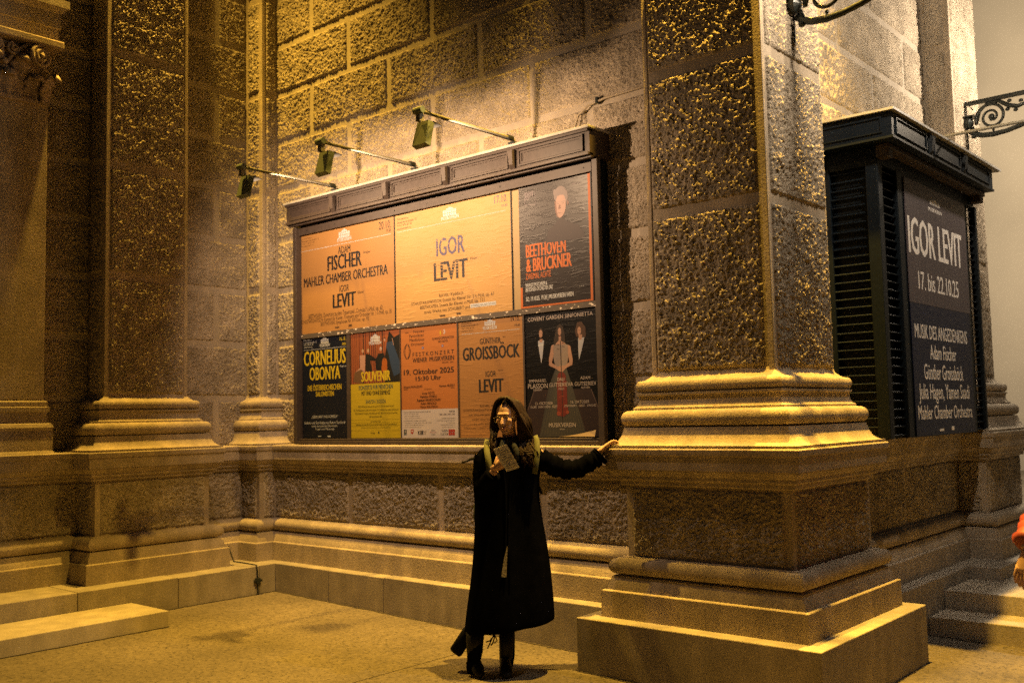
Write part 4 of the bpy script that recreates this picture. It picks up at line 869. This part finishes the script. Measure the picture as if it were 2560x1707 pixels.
# ------------------------------------------------------------------ wrought iron lantern brackets
def iron_bracket(y0, label):
    dy = y0-10.1
    e = empty('lantern_bracket', (PR, y0, 4.4)); tag(e, label, 'wall bracket', 'wrought iron lantern brackets on the piers')
    def q(x, y): p = on_y(2360+x/9.8, 200+y/9.8, 10.1); return Vector((p.x, y0, p.z))
    def B(mb, n, m=None, **k):
        o = mb.build(n, m or M['iron'], None, **k); o.parent = e; o.matrix_parent_inverse = Matrix.Translation(e.location).inverted()
    z0 = 4.58
    B(MB().box((PR-.005, y0-.018, z0-.03), (-1.55, y0+.018, z0-.004)).box((PR-.005, y0-.024, z0-.004), (-1.55, y0+.024, z0+.006)), 'top_bar')
    B(MB().tube([(PR+.028, y0, z0-.03), (PR+.028, y0, 4.12)], .006, 6), 'hanging_rod')
    mb = MB(); mb.tube([(PR-.01, y0, 4.385), (PR+.02, y0, 4.385), (PR+.06, y0, 4.38), (PR+.085, y0, 4.38)], [.03, .062, .066, .02], 14); mb.box((PR-.01, y0-.07, 4.425), (PR+.11, y0+.07, 4.437))
    B(mb, 'wall_boss', smooth=False)
    def spiral(c, r0, r1, a0, turns, n=60, rr=.013, rl=1.0):
        pts = []
        for i in range(n):
            f = i/(n-1); a = a0+2*PI*turns*f; r_ = r0+(r1-r0)*f**.9
            pts.append(c+Vector((math.cos(a)*r_, 0, math.sin(a)*r_)))
        return pts
    c = Vector((-2.595, y0, 4.40))
    big = spiral(c, .145, .028, R(200), -1.9)
    B(MB().tube(big, [.013-.005*i/59 for i in range(60)], 7, 1.3), 'scroll', smooth=True)
    mb = MB()
    arc = [(PR+.05, 4.30), (PR+.09, 4.262), (PR+.16, 4.236), (PR+.26, 4.226), (PR+.38, 4.236), (PR+.50, 4.262), (PR+.62, 4.302), (PR+.76, 4.365), (PR+.90, 4.44), (PR+1.02, 4.52), (PR+1.09, 4.578)]
    mb.tube([(a, y0, b) for a, b in arc], [.020]*4+[.018]*4+[.014]*3, 8, 1.3)
    mb.tube([(PR+.04, y0, 4.36), (PR+.075, y0, 4.33), (PR+.09, y0, 4.29), (PR+.085, y0, 4.255)], .016, 7)
    mb.ell((PR+.085, y0, 4.238), (.026, .026, .022), 10, 7); mb.tube([(PR+.26, y0, 4.23), (PR+.262, y0, 4.262)], .009, 6); mb.ell((PR+.262, y0, 4.272), (.014, .014, .016), 8, 6)
    B(mb, 'lower_arch', smooth=True)
    c2 = Vector((-2.20, y0, 4.475))
    B(MB().tube(spiral(c2, .085, .02, R(20), 1.7), [.011-.004*i/59 for i in range(60)], 7, 1.3), 'scroll', smooth=True)
    mb = MB()
    pts = [big[0]+Vector((0, 0, 0)), Vector((-2.70, y0, 4.47)), Vector((-2.62, y0, 4.545)), Vector((-2.52, y0, 4.535)), Vector((-2.44, y0, 4.475)), Vector((-2.36, y0, 4.45)), Vector((-2.28, y0, 4.47)), Vector((-2.22, y0, 4.55))]
    mb.tube(pts, [.010, .012, .012, .014, .018, .016, .012, .008], 7, 1.3)
    for (px_, pz_) in ((-2.43, 4.52), (-2.38, 4.42), (-2.45, 4.44), (-2.33, 4.50)): mb.ell((px_, y0, pz_), (.022, .012, .018), 8, 6)
    mb.ell((-2.595, y0, 4.40), (.03, .014, .03), 10, 7)
    mb.tube([(-2.76, y0, 4.50), (-2.79, y0, 4.545), (-2.74, y0, 4.56)], .007, 5)
    B(mb, 'leaf_ornament', smooth=True)
    # six sided lantern hung at the arm's end
    lx = -1.72
    mb = MB(); mb.tube([(lx, y0, 4.60), (lx, y0, 4.70)], .03, 8)
    def hexr(r_, z): return [(lx+r_*math.cos(PI/3*k), y0+r_*math.sin(PI/3*k), z) for k in range(6)]
    mb.rings([hexr(.09, 4.70), hexr(.12, 4.73)]); mb.rings([hexr(.24, 5.20), hexr(.20, 5.30), hexr(.08, 5.42), hexr(.03, 5.55)])
    for k in range(6):
        a, b = hexr(.12, 4.73)[k], hexr(.22, 5.20)[k]; mb.tube([a, b], .011, 5)
    B(mb, 'lantern_frame')
    B(MB().ell((lx, y0, 5.12), (.03, .03, .04), 12, 8), 'lantern_mantle', M['globe'], smooth=True)
    lamp('bracket_lantern_light', (lx, y0, 4.98), 330, (1.0, .80, .58), .06)
M['globe'] = mat('glowing_globe', (.9, .85, .7), .4, emit=((1.0, .80, .58), 12))
iron_bracket(6.26, 'black wrought iron scroll bracket on the corner pier, cut by the top edge')
iron_bracket(10.1, 'black wrought iron scroll bracket on the far pier behind the black case')

# ------------------------------------------------------------------ building across the square
bk = empty('far_building', (-8, 28, 0)); tag(bk, 'pale blurred plaster building across the square at the right edge', 'building')
def bb(mb, n, m=None):
    o = mb.build(n, m or M['plaster'], None); o.parent = bk; o.matrix_parent_inverse = Matrix.Translation(bk.location).inverted()
bb(MB().box((-24, 28, -.2), (14, 29, 16)), 'wall')
bb(MB().box((-24, 27.8, -.2), (14, 28, 1.3)), 'base_course')
for i in range(9):
    x = -21+i*3.7; 
    for z in (2.2, 7.4): bb(MB().box((x, 27.9, z), (x+1.3, 27.99, z+2.4)), 'window', ink('dark_window', (52, 46, 38))); bb(MB().box((x-.15, 27.8, z-.2), (x+1.45, 27.99, z-.05)), 'sill')

# ------------------------------------------------------------------ people
def skin_body(mb, vox, name, m, parent, smooth_it=4):
    o = mb.build(name, m, None)
    r_ = o.modifiers.new('r', 'REMESH'); r_.mode = 'VOXEL'; r_.voxel_size = vox; r_.use_smooth_shade = True
    s_ = o.modifiers.new('s', 'SMOOTH'); s_.iterations = smooth_it; s_.factor = .5
    bpy.context.view_layer.update(); bake(o); o.data.shade_smooth(); o.data.materials.clear(); o.data.materials.append(m)
    o.parent = parent; o.matrix_parent_inverse = Matrix.Translation(parent.location).inverted(); return o
rh = Vector((math.cos(YAW), -math.sin(YAW), 0)); fh = Vector((math.sin(YAW), math.cos(YAW), 0))
P0 = Vector((-4.468, 5.01, 0))
def wp(X, Y, ly=0., crop=(1100, 960, 2.1)):
    d = ray(crop[0]+X/crop[2], crop[1]+Y/crop[2]); t_ = (fh.dot(P0-CAM)+ly)/fh.dot(d); return CAM+d*t_
def oring(c, rx, ry, n=20, axx=None, axy=None, fold=0, ph=0, k=5):
    axx = axx or rh; axy = axy or fh
    return [c+axx*(rx*(1+fold*math.sin(k*a+ph))*math.cos(a))+axy*(ry*(1+fold*math.sin(k*a+ph+1))*math.sin(a)) for a in [2*PI*i/n for i in range(n)]]
def hand(mb, wrist, dirv, palm_n, side, curl=.6, sc=1.0, spread=.10):
    """palm, four bent fingers and a thumb; side=+1 puts the thumb on +s"""
    d = Vector(dirv).normalized(); n = Vector(palm_n); n = (n-d*n.dot(d)).normalized(); s_ = d.cross(n)*side
    rings = []
    for t_, w_, h_ in ((-.03, .026, .020), (0, .027, .018), (.03, .036, .016), (.065, .041, .014), (.085, .039, .012)):
        rings.append([wrist+d*t_*sc+s_*(w_*sc*math.cos(a))+n*(h_*sc*math.sin(a)) for a in [2*PI*i/12 for i in range(12)]])
    mb.rings(rings)
    for i, (off, L) in enumerate(((-.029, .062), (-.010, .074), (.010, .080), (.029, .072))):
        p = wrist+d*.078*sc+s_*off*sc; pts = [p-d*.02*sc, p]; ang = curl*.35; dd = d+s_*(off*spread*30)
        for k in range(3):
            v = dd*math.cos(ang)+n*math.sin(ang); p = p+v.normalized()*L*sc*(.42, .32, .26)[k]; pts.append(p); ang += curl*(.9, .8, .6)[k]
        mb.tube(pts, [.0095*sc, .0095*sc, .0085*sc, .0078*sc, .0062*sc], 8)
    p = wrist+d*.02*sc+s_*.026*sc; v = (d*.6+s_*.7+n*.35).normalized(); q = p+v*.045*sc; r_ = q+(v*.5+d*.7+n*.3).normalized()*.035*sc
    mb.tube([p-v*.01, p, q, r_], [.012*sc, .0125*sc, .010*sc, .007*sc], 8)

wo = empty('person', (P0.x, P0.y, -.09)); tag(wo, 'woman in a long black coat and glasses holding a leaflet beside the stone pier', 'person')
def wb(mb, n, m, smooth=True, parent=None):
    o = mb.build(n, m, None, smooth=smooth); o.parent = parent or wo
    o.matrix_parent_inverse = Matrix.Translation(wo.location).inverted(); return o
# --- body: head, neck, trunk, arms, legs in one surface
mb = MB()
hc = wp(352, 172, -.02)
yaw = R(-18); fx = (rh*math.cos(yaw)+fh*math.sin(yaw)*-1).normalized()
face_f = (-fh*math.cos(R(22))-rh*math.sin(R(22))-Vector((0, 0, .14))).normalized(); face_r = face_f.cross(Vector((0, 0, 1))).normalized()*-1; face_r = Vector((0, 0, 1)).cross(face_f).normalized(); face_u = face_f.cross(face_r).normalized()
if face_u.z < 0: face_u = -face_u
HM = Matrix((face_r, face_f, face_u)).transposed()
def hp(a, b, c): return hc+HM @ Vector((a, b, c))
mb.ell(hp(0, -.015, .03), (.074, .088, .088), 20, 14, HM); mb.ell(hp(0, .018, -.035), (.058, .062, .080), 18, 12, HM); mb.ell(hp(0, .045, -.092), (.026, .026, .022), 12, 8, HM)
mb.tube([hp(0, .074, .012), hp(0, .088, -.012), hp(0, .100, -.030), hp(0, .080, -.040)], [.008, .011, .015, .010], 8)
mb.ell(hp(-.036, .055, -.018), (.022, .02, .02), 10, 8, HM); mb.ell(hp(.036, .055, -.018), (.022, .02, .02), 10, 8, HM)
mb.ell(hp(0, .070, .028), (.045, .012, .010), 12, 8, HM)
for sg in (-1, 1): mb.ell(hp(sg*.074, -.01, -.01), (.010, .018, .028), 10, 8, HM)
nb = wp(372, 330, .03)
mb.tube([hc-Vector((0, 0, .02))+fh*.02, (hc+nb)/2+fh*.01, nb, nb-Vector((0, 0, .05))], [.05, .047, .055, .08], 14)
tr_ = []
for Y, rx, ry in ((335, .10, .07), (360, .17, .09), (420, .165, .10), (520, .145, .095), (620, .125, .09), (720, .155, .10), (790, .165, .11), (850, .12, .09)):
    c = wp(358, Y, .03); tr_.append(oring(c, rx, ry, 18))
mb.rings(tr_)
sh_r = wp(520, 375, .03); el_r = wp(655, 452, .06); wr_r = wp(838, 366, .075)
mb.tube([wp(470, 370, .03), sh_r, (sh_r+el_r)/2, el_r, (el_r+wr_r)/2, wr_r], [.05, .048, .038, .032, .028, .023], 12)
sh_l = wp(225, 385, .03); el_l = wp(218, 560, .0); wr_l = wp(288, 452, -.17)
mb.tube([wp(270, 375, .03), sh_l, (sh_l+el_l)/2, el_l, (el_l+wr_l)/2, wr_l], [.05, .055, .046, .040, .034, .025], 12)
mb.tube([wp(400, 820, .03), wp(385, 1050, .02), wp(352, 1290, .03), wp(352, 1420, .06), wp(345, 1520, .04)], [.085, .062, .048, .046, .032], 14)
mb.tube([wp(310, 820, .03), wp(240, 1050, -.02), wp(190, 1290, -.03), wp(185, 1400, -.02), wp(170, 1500, -.03)], [.085, .062, .046, .044, .032], 14)
body = skin_body(mb, .0055, 'body', M['skin'], wo, 3)
# hands, appended to the body surface
mb = MB()
hand(mb, wp(845, 348, .08), wp(890, 318, .10)-wp(845, 352, .08), fh*-.35+rh*.5+Vector((0, 0, -.9)), 1, .75, 1.02)
hand(mb, wp(290, 438, -.175), wp(345, 405, -.205)-wp(290, 440, -.17), fh*.95+rh*.2, 1, 1.0, .86)
hm = bpy.data.meshes.new('h'); hm.from_pydata(mb.v, [], mb.f)

bm = bmesh.new(); bm.from_mesh(body.data); bm.from_mesh(hm); bm.to_mesh(body.data); bm.free(); body.data.shade_smooth()
# face details
mbx = MB(); mbx.ell(hp(0, .083, -.066), (.021, .008, .0055), 12, 6, HM); wb(mbx, 'mouth', M['lips'])
for sg in (-1, 1):
    wb(MB().ell(hp(sg*.030, .078, .002), (.010, .004, .004), 10, 6, HM), 'eye', M['eye'])
    wb(MB().tube([hp(sg*.016, .083, .020), hp(sg*.032, .084, .025), hp(sg*.048, .074, .020)], .003, 5), 'eyebrow', M['hair'])
# glasses
mbx = MB()
for sg in (-1, 1):
    pts = [hp(sg*.032+.026*math.cos(a), .097-.006*abs(math.cos(a)), -.004+.020*math.sin(a)) for a in [2*PI*i/24 for i in range(25)]]; mbx.tube(pts, .0011, 5, cap=False)
    mbx.tube([hp(sg*.058, .090, .003), hp(sg*.074, .04, .004), hp(sg*.078, -.01, 0)], .0014, 5)
mbx.tube([hp(-.007, .099, .002), hp(0, .102, .005), hp(.007, .099, .002)], .0014, 5)
wb(mbx, 'glasses', M['metal'])
# hair: a cap and many drooping locks, parted in the middle
mb = MB(); mb.ell(hp(0, -.030, .050), (.081, .088, .084), 20, 12, HM); wb(mb, 'hair_cap', M['hair'])
mb = MB(); hr = random.Random(3)
pl_ = wp(268, 300, .0); pr_ = wp(470, 360, .0)
for i in range(440):
    sg = -1 if i % 2 else 1; back = hr.random()
    a = .004+hr.random()*.022; st = hp(sg*a, .046-.13*back, .124+.014*math.sin(PI*min(1, back+.3))-.03*back*back+hr.uniform(-.003, .004))
    s1 = hp(sg*(.050+.012*hr.random()), .040-.12*back, .108-.01*back)
    s2 = hp(sg*(.084+.010*hr.random()), .030-.12*back, .03); s3 = hp(sg*(.080+(.060 if sg > 0 else .030)*hr.random()), .036-.12*back, -.065)
    if sg > 0:
        e1 = wp(432+hr.uniform(-32, 62), 290+hr.uniform(-15, 20), -.05+.13*back); e2 = wp(462+hr.uniform(-58, 42), 345+hr.uniform(-15, 15), -.10+.16*back); e3 = wp(472+hr.uniform(-52, 48), 395+hr.uniform(-45, 45), -.125+.18*back)
    else:
        e1 = wp(283+hr.uniform(-18, 14), 272+hr.uniform(-8, 8), -.05+.13*back); e2 = wp(282+hr.uniform(-18, 14), 305+hr.uniform(-12, 15), -.08+.15*back); e3 = wp(284+hr.uniform(-18, 14), 335+hr.uniform(-15, 30), -.10+.16*back)
    if hr.random() < .5: s2, s3 = s2+face_r*(.006*sg), s3+face_r*(.01*sg)
    P_ = [st, s1, s2, s3, e1, e2, e3]; pts = []
    for j in range(len(P_)-1):
        a0, a1, a2, a3 = P_[max(j-1, 0)], P_[j], P_[j+1], P_[min(j+2, len(P_)-1)]
        for t_ in (0, .33, .66): pts.append(.5*((2*a1)+(a2-a0)*t_+(2*a0-5*a1+4*a2-a3)*t_*t_+(3*a1-a0-3*a2+a3)*t_**3)+Vector((hr.uniform(-1, 1), hr.uniform(-1, 1), 0))*.0014)
    pts.append(P_[-1]); n = len(pts); mb.tube(pts, [.0050*(1-.6*k/n)+.0013 for k in range(n)], 5)
wb(mb, 'hair', M['hair'])
# coat
mb = MB(); CR_ = ((322, 300, 455, 322, .07), (330, 250, 492, 330, .085), (345, 212, 525, 345, .105), (375, 188, 535, 380, .125), (430, 180, 528, 430, .13), (480, 177, 517, 480, .13), (540, 180, 514, 540, .13), (600, 185, 517, 600, .13), (700, 189, 530, 700, .135),
                  (800, 184, 550, 800, .15), (900, 179, 566, 895, .16), (1000, 170, 577, 985, .175), (1100, 156, 586, 1070, .19), (1200, 142, 592, 1150, .20), (1310, 131, 597, 1232, .205))
rg = []
for i, (YL, XL, XR, YR, ry) in enumerate(CR_):
    a, b = wp(XL, YL, .03), wp(XR, YR, .03); c = (a+b)/2; ax = (b-a)/2; fold = .0 if i < 5 else .035*min(1, (i-4)/6)
    rg.append([c+ax*(math.cos(t_)*(1+fold*.3*math.sin(7*t_+.5)))+fh*(ry*(1+fold*2.2*math.sin(7*t_+i*.08))*math.sin(t_)) for t_ in [2*PI*k/44 for k in range(44)]])
mb.rings(rg, cap=False); o = wb(mb, 'coat', M['coat'])
sd = o.modifiers.new('s', 'SOLIDIFY'); sd.thickness = .008
ss = o.modifiers.new('sub', 'SUBSURF'); ss.levels = 1; ss.render_levels = 1
# lapels and front opening
mb = MB()
for sg, pts in ((-1, [(318, 330), (330, 400), (345, 520), (350, 700), (345, 900), (338, 1100)]), (1, [(395, 330), (388, 400), (372, 520), (362, 700), (362, 860), (366, 1100)])):
    P_ = [wp(x, y, -.095-.09*max(0, (y-450)/800)) for x, y in pts]; mb.tube(P_, [.016, .02, .014, .01, .010, .010], 8, .5)
wb(mb, 'coat_front_edge', M['coat'])
mb = MB(); mb.add([wp(351, 850, -.150), wp(355, 850, -.150), wp(349, 1012, -.168), wp(322, 1012, -.168), wp(333, 930, -.158)], [(0, 1, 2, 3, 4)]); wb(mb, 'skirt', M['skirt'])
# ruffled sleeve to the pier, plain sleeve to the leaflet hand
def sleeve(pts, r_, bump, nb):
    P_ = []; k = 8
    for j in range(len(pts)-1):
        for q in range(k): P_.append(pts[j].lerp(pts[j+1], q/k))
    P_.append(pts[-1]); n = len(P_)
    for _ in range(3): P_ = [P_[0]]+[(P_[i-1]+P_[i]*2+P_[i+1])/4 for i in range(1, n-1)]+[P_[-1]]
    rr = [r_[0]+(r_[1]-r_[0])*i/(n-1)+bump*abs(math.sin(PI*nb*i/(n-1)))+bump*.4*math.sin(i*2.3) for i in range(n)]
    return MB().tube(P_, rr, 16)
wb(sleeve([wp(432, 372, .03), wp(480, 378, .03), wp(550, 405, .04), wp(640, 448, .06), wp(720, 446, .065), wp(790, 408, .07), wp(836, 384, .072)], (.070, .050), .011, 8), 'sleeve', M['coat'])
wb(sleeve([wp(832, 385, .072), wp(846, 372, .074)], (.060, .062), .006, 2), 'cuff', M['coat'])
wb(sleeve([wp(236, 375, .03), wp(222, 460, .02), wp(228, 545, -.03), wp(262, 500, -.12), wp(282, 470, -.155)], (.068, .048), .006, 5), 'sleeve', M['coat'])
# scarf
mb = MB()
for k, (dx, r0) in enumerate(((0, .026), (8, .024), (-6, .022))):
    pts = [nb+rh*(.085*math.cos(a)+.002*dx)+fh*(.075*math.sin(a))+Vector((0, 0, .034-.028*k+.012*math.sin(a*3+k))) for a in [2*PI*i/20 for i in range(21)]]; mb.tube(pts, r0, 9)
mb.tube([wp(330, 300, -.06), wp(322, 340, -.10), wp(330, 390, -.12)], [.016, .020, .012], 9); mb.tube([wp(385, 310, -.06), wp(400, 350, -.10), wp(405, 400, -.12)], [.016, .022, .012], 9)
wb(mb, 'scarf', M['scarf'])
# backpack and straps
def strap(pts, w_):
    mb = MB(); V = []
    for i, p in enumerate(pts):
        t_ = (pts[min(i+1, len(pts)-1)]-pts[max(i-1, 0)]).normalized(); sd_ = t_.cross(fh).normalized()*w_/2; V += [p-sd_, p+sd_]
    mb.add(V, [(2*i, 2*i+2, 2*i+3, 2*i+1) for i in range(len(pts)-1)]); return mb
for pts, w_ in (([wp(250, 290, .07), wp(245, 312, -.02), wp(246, 350, -.100), wp(254, 400, -.128), wp(258, 450, -.135), wp(244, 520, -.11), wp(215, 580, -.03)], .038), ([wp(498, 270, .06), wp(508, 292, -.03), wp(512, 340, -.10), wp(508, 390, -.12), wp(503, 430, -.12), wp(498, 470, -.11)], .036)):
    o = wb(strap(pts, w_), 'backpack_strap', M['strap']); s_ = o.modifiers.new('s', 'SOLIDIFY'); s_.thickness = .004
mb = MB(); rg = [oring(wp(356, Y, .20), rx, ry, 18) for Y, rx, ry in ((345, .10, .03), (370, .155, .065), (450, .17, .08), (560, .18, .085), (640, .185, .08), (700, .16, .05))]; mb.rings(rg); wb(mb, 'backpack', M['pack'])
wb(MB().tube([wp(205, 585, .12), wp(192, 640, .10), wp(190, 700, .10), wp(196, 748, .11)], [.012, .02, .02, .008], 8), 'backpack_side', M['pack'])
wb(MB().tube([wp(185, 390, .06), wp(160, 393, .05), wp(140, 405, .05), wp(114, 410, .05)], [.024, .018, .012, .014], 8, .5), 'strap_end', M['dark'])
wb(MB().tube([wp(510, 490, .06), wp(522, 540, .05), wp(533, 575, .05)], [.010, .012, .014], 6, .4), 'strap_end', M['dark'])
# tights
wb(MB().tube([wp(385, 1050, .02), wp(352, 1290, .03), wp(352, 1420, .06), wp(345, 1520, .04)], [.066, .053, .052, .040], 14), 'tights', M['coat'])
wb(MB().tube([wp(240, 1050, -.02), wp(190, 1290, -.03), wp(185, 1400, -.02), wp(170, 1500, -.03)], [.066, .052, .050, .040], 14), 'tights', M['coat'])
# boots
def boot(top, ankle, toe, heel, r0):
    mb = MB(); mb.tube([top, (top+ankle)/2, ankle, ankle+(toe-ankle)*.25], [r0, r0*.9, .042, .040], 14)
    c = ankle; rg = []
    for f, w_, h_ in ((-.05, .022, .025), (.0, .036, .05), (.35, .037, .04), (.7, .044, .030), (.95, .030, .018), (1.02, .01, .010)):
        p = heel.lerp(toe, max(f, 0)) if f >= 0 else heel+(heel-toe)*.08
        p = Vector((p.x, p.y, p.z+h_)); d = (toe-heel).normalized(); sd_ = d.cross(Vector((0, 0, 1))).normalized(); up = sd_.cross(d)
        rg.append([p+sd_*(w_*math.cos(a))+up*(h_*math.sin(a)) for a in [2*PI*i/12 for i in range(12)]])
    mb.rings(rg); wb(mb, 'boot', M['leather'])
    wb(MB().box((-.026, -.026, -.03), (.026, .026, .045)), 'heel', M['leather'], smooth=False).location = heel-wo.location+Vector((0, 0, 0)) if False else (0, 0, 0)
gzp = lambda p: gz(p.x)
tA = wp(345, 1545, .04); tA.z = gz(tA.x)+.012; tB = wp(352, 1560, -.11); tB.z = gz(tB.x)+.002
boot(wp(352, 1290, .03), wp(346, 1490, .05), tB, tA+Vector((0, 0, .03)), .054)
tA = wp(168, 1462, .03); tA.z = gz(tA.x)+.07; tB = wp(215, 1530, -.10); tB.z = gz(tB.x)+.004
boot(wp(185, 1300, -.03), wp(178, 1450, .0), tB, tA, .062)
for p in (wp(345, 1530, .07), wp(160, 1480, .05)):
    g = gz(p.x); mb = MB(); mb.tube([(p.x, p.y, g), (p.x, p.y, g+.07)], [.022, .030], 8); wb(mb, 'boot_heel', M['leather'])
# laces
mb = MB()
for pts in ([(285, 1310), (270, 1340), (250, 1385)], [(288, 1315), (280, 1350), (268, 1370)], [(282, 1320), (262, 1345), (240, 1352)], [(290, 1320), (300, 1345), (285, 1355)]): mb.tube([wp(x, y, -.08) for x, y in pts], .0045, 5)
wb(mb, 'boot_laces', M['dark'])
# dark rolled umbrella hanging behind the legs
um = empty('umbrella', tuple(wp(105, 1365, .10))); tag(um, 'short dark rolled umbrella hanging behind the left boot of the woman in black', 'umbrella')
build_in(MB().tube([wp(172, 1275, .10), wp(150, 1300, .10), wp(84, 1402, .10)], [.040, .045, .046], 16), 'canopy', M['dark'], um, smooth=True)
build_in(MB().tube([wp(88, 1397, .10), wp(80, 1408, .10)], [.047, .040], 16), 'end_cap', M['leather'], um)
# leaflet
lf = empty('leaflet', tuple(wp(350, 390, -.22))); tag(lf, 'folded printed leaflet held up in the right hand of the woman in black', 'leaflet')
q = [(283, 345, -.215), (350, 315, -.225), (418, 437, -.225), (350, 460, -.215)]
build_in(MB().add([wp(*p) for p in q]+[wp(p[0], p[1], p[2]+.003) for p in q], [(3, 2, 1, 0), (4, 5, 6, 7), (0, 1, 5, 4), (1, 2, 6, 5), (2, 3, 7, 6), (3, 0, 4, 7)]), 'page', M['page'], lf)
q = [(278, 340, -.212), (345, 314, -.222), (392, 400, -.220), (325, 425, -.210)]
build_in(MB().add([wp(*p) for p in q], [(0, 1, 2, 3)]), 'back_page', M['white'], lf)
mb = MB()
for i in range(9):
    f = .12+i*.095; a = Vector(wp(283, 345, -.2255)).lerp(Vector(wp(350, 460, -.2265)), f); b = Vector(wp(350, 315, -.2365)).lerp(Vector(wp(418, 437, -.2365)), f)
    p0, p1 = a.lerp(b, .12), a.lerp(b, .88 if i % 3 else .55); up = (Vector(wp(350, 460, -.2265))-Vector(wp(283, 345, -.2255))).normalized()*.0016; mb.add([p0-up, p1-up, p1+up, p0+up], [(0, 1, 2, 3)])
build_in(mb, 'print', BRN, lf)

# passer-by at the right edge, only the sleeve and hand reach into the picture
def wq(px_, py_, depth): d = ray(px_, py_); return CAM+d*(depth/cam_f.dot(d))
hnd = wq(2553, 1402, 4.5); pc = hnd+rh*.42+fh*.05; g = gz(pc.x)
pe = empty('person', (pc.x, pc.y, g)); tag(pe, 'passer-by in a quilted red jacket, only sleeve and hand at the right edge', 'person')
def pb(mb, n, m, smooth=True):
    o = mb.build(n, m, None, smooth=smooth); o.parent = pe; o.matrix_parent_inverse = Matrix.Translation(pe.location).inverted(); return o
Z = lambda z: Vector((0, 0, z))
c0 = Vector((pc.x, pc.y, g)); mb = MB()
mb.ell(c0+Z(1.58), (.078, .09, .115), 18, 12); mb.tube([c0+Z(1.5), c0+Z(1.38)], [.052, .06], 12)
mb.ell(c0+Z(1.57)-fh*.092, (.012, .012, .02), 8, 6)
mb.rings([oring(c0+Z(z), a, b, 16) for z, a, b in ((1.40, .12, .08), (1.32, .18, .10), (1.1, .15, .10), (.9, .16, .11), (.84, .14, .1))])
for sg in (-1, 1): mb.tube([c0+rh*sg*.09+Z(.88), c0+rh*sg*.10+Z(.48), c0+rh*sg*.10+Z(.07), c0+rh*sg*.10-fh*.14+Z(.035)], [.085, .06, .045, .035], 12)
wr = hnd+rh*.020+Z(.05); sh = c0-rh*.19+Z(1.34); el = wr.lerp(sh, .5)-rh*.0+fh*.04
mb.tube([c0-rh*.10+Z(1.35), sh, el, wr], [.05, .05, .04, .026], 12); mb.tube([c0+rh*.10+Z(1.35), c0+rh*.19+Z(1.34), c0+rh*.24+Z(1.07), c0+rh*.25-fh*.05+Z(.83)], [.05, .05, .04, .027], 12)
ob = skin_body(mb, .009, 'body', M['skin'], pe, 3)
mb = MB(); hand(mb, wr-Z(.02), Vector((0, 0, -1))-rh*.35, rh*.9+fh*.2, 1, .35, 1.0, .14); hand(mb, c0+rh*.25-fh*.05+Z(.80), Vector((0, 0, -1)), -rh, -1, .4)
hm = bpy.data.meshes.new('h'); hm.from_pydata(mb.v, [], mb.f); bm = bmesh.new(); bm.from_mesh(ob.data); bm.from_mesh(hm); bm.to_mesh(ob.data); bm.free(); ob.data.shade_smooth()
pb(sleeve([sh, el, wr+Z(.02)], (.072, .048), .020, 8), 'jacket_sleeve', M['pink']); pb(sleeve([c0+rh*.18+Z(1.35), c0+rh*.24+Z(1.07), c0+rh*.25-fh*.05+Z(.85)], (.072, .048), .020, 8), 'jacket_sleeve', M['pink'])
rg = []
for i in range(33):
    f = i/32; z = 1.43-.68*f; k = .012*abs(math.sin(PI*8*f)); a = (.09, .19, .20, .20)[min(3, int(f*12))] if f < .25 else .20+.015*f; rg.append(oring(c0+Z(z), a+k, .12+k, 22))
pb(MB().rings(rg), 'jacket', M['pink'])
for sg in (-1, 1): pb(MB().tube([c0+rh*sg*.09+Z(.86), c0+rh*sg*.10+Z(.48), c0+rh*sg*.10+Z(.05)], [.095, .075, .07], 12), 'trouser_leg', M['trouser']); pb(MB().tube([c0+rh*sg*.10+fh*.06+Z(.04), c0+rh*sg*.10+Z(.05), c0+rh*sg*.10-fh*.17+Z(.032)], [.035, .048, .032], 10), 'shoe', M['leather'])
pb(MB().ell(c0+Z(1.60)+fh*.015, (.09, .10, .12), 16, 12), 'hair', M['hair'])
print('stone quads', NSTONE[0])
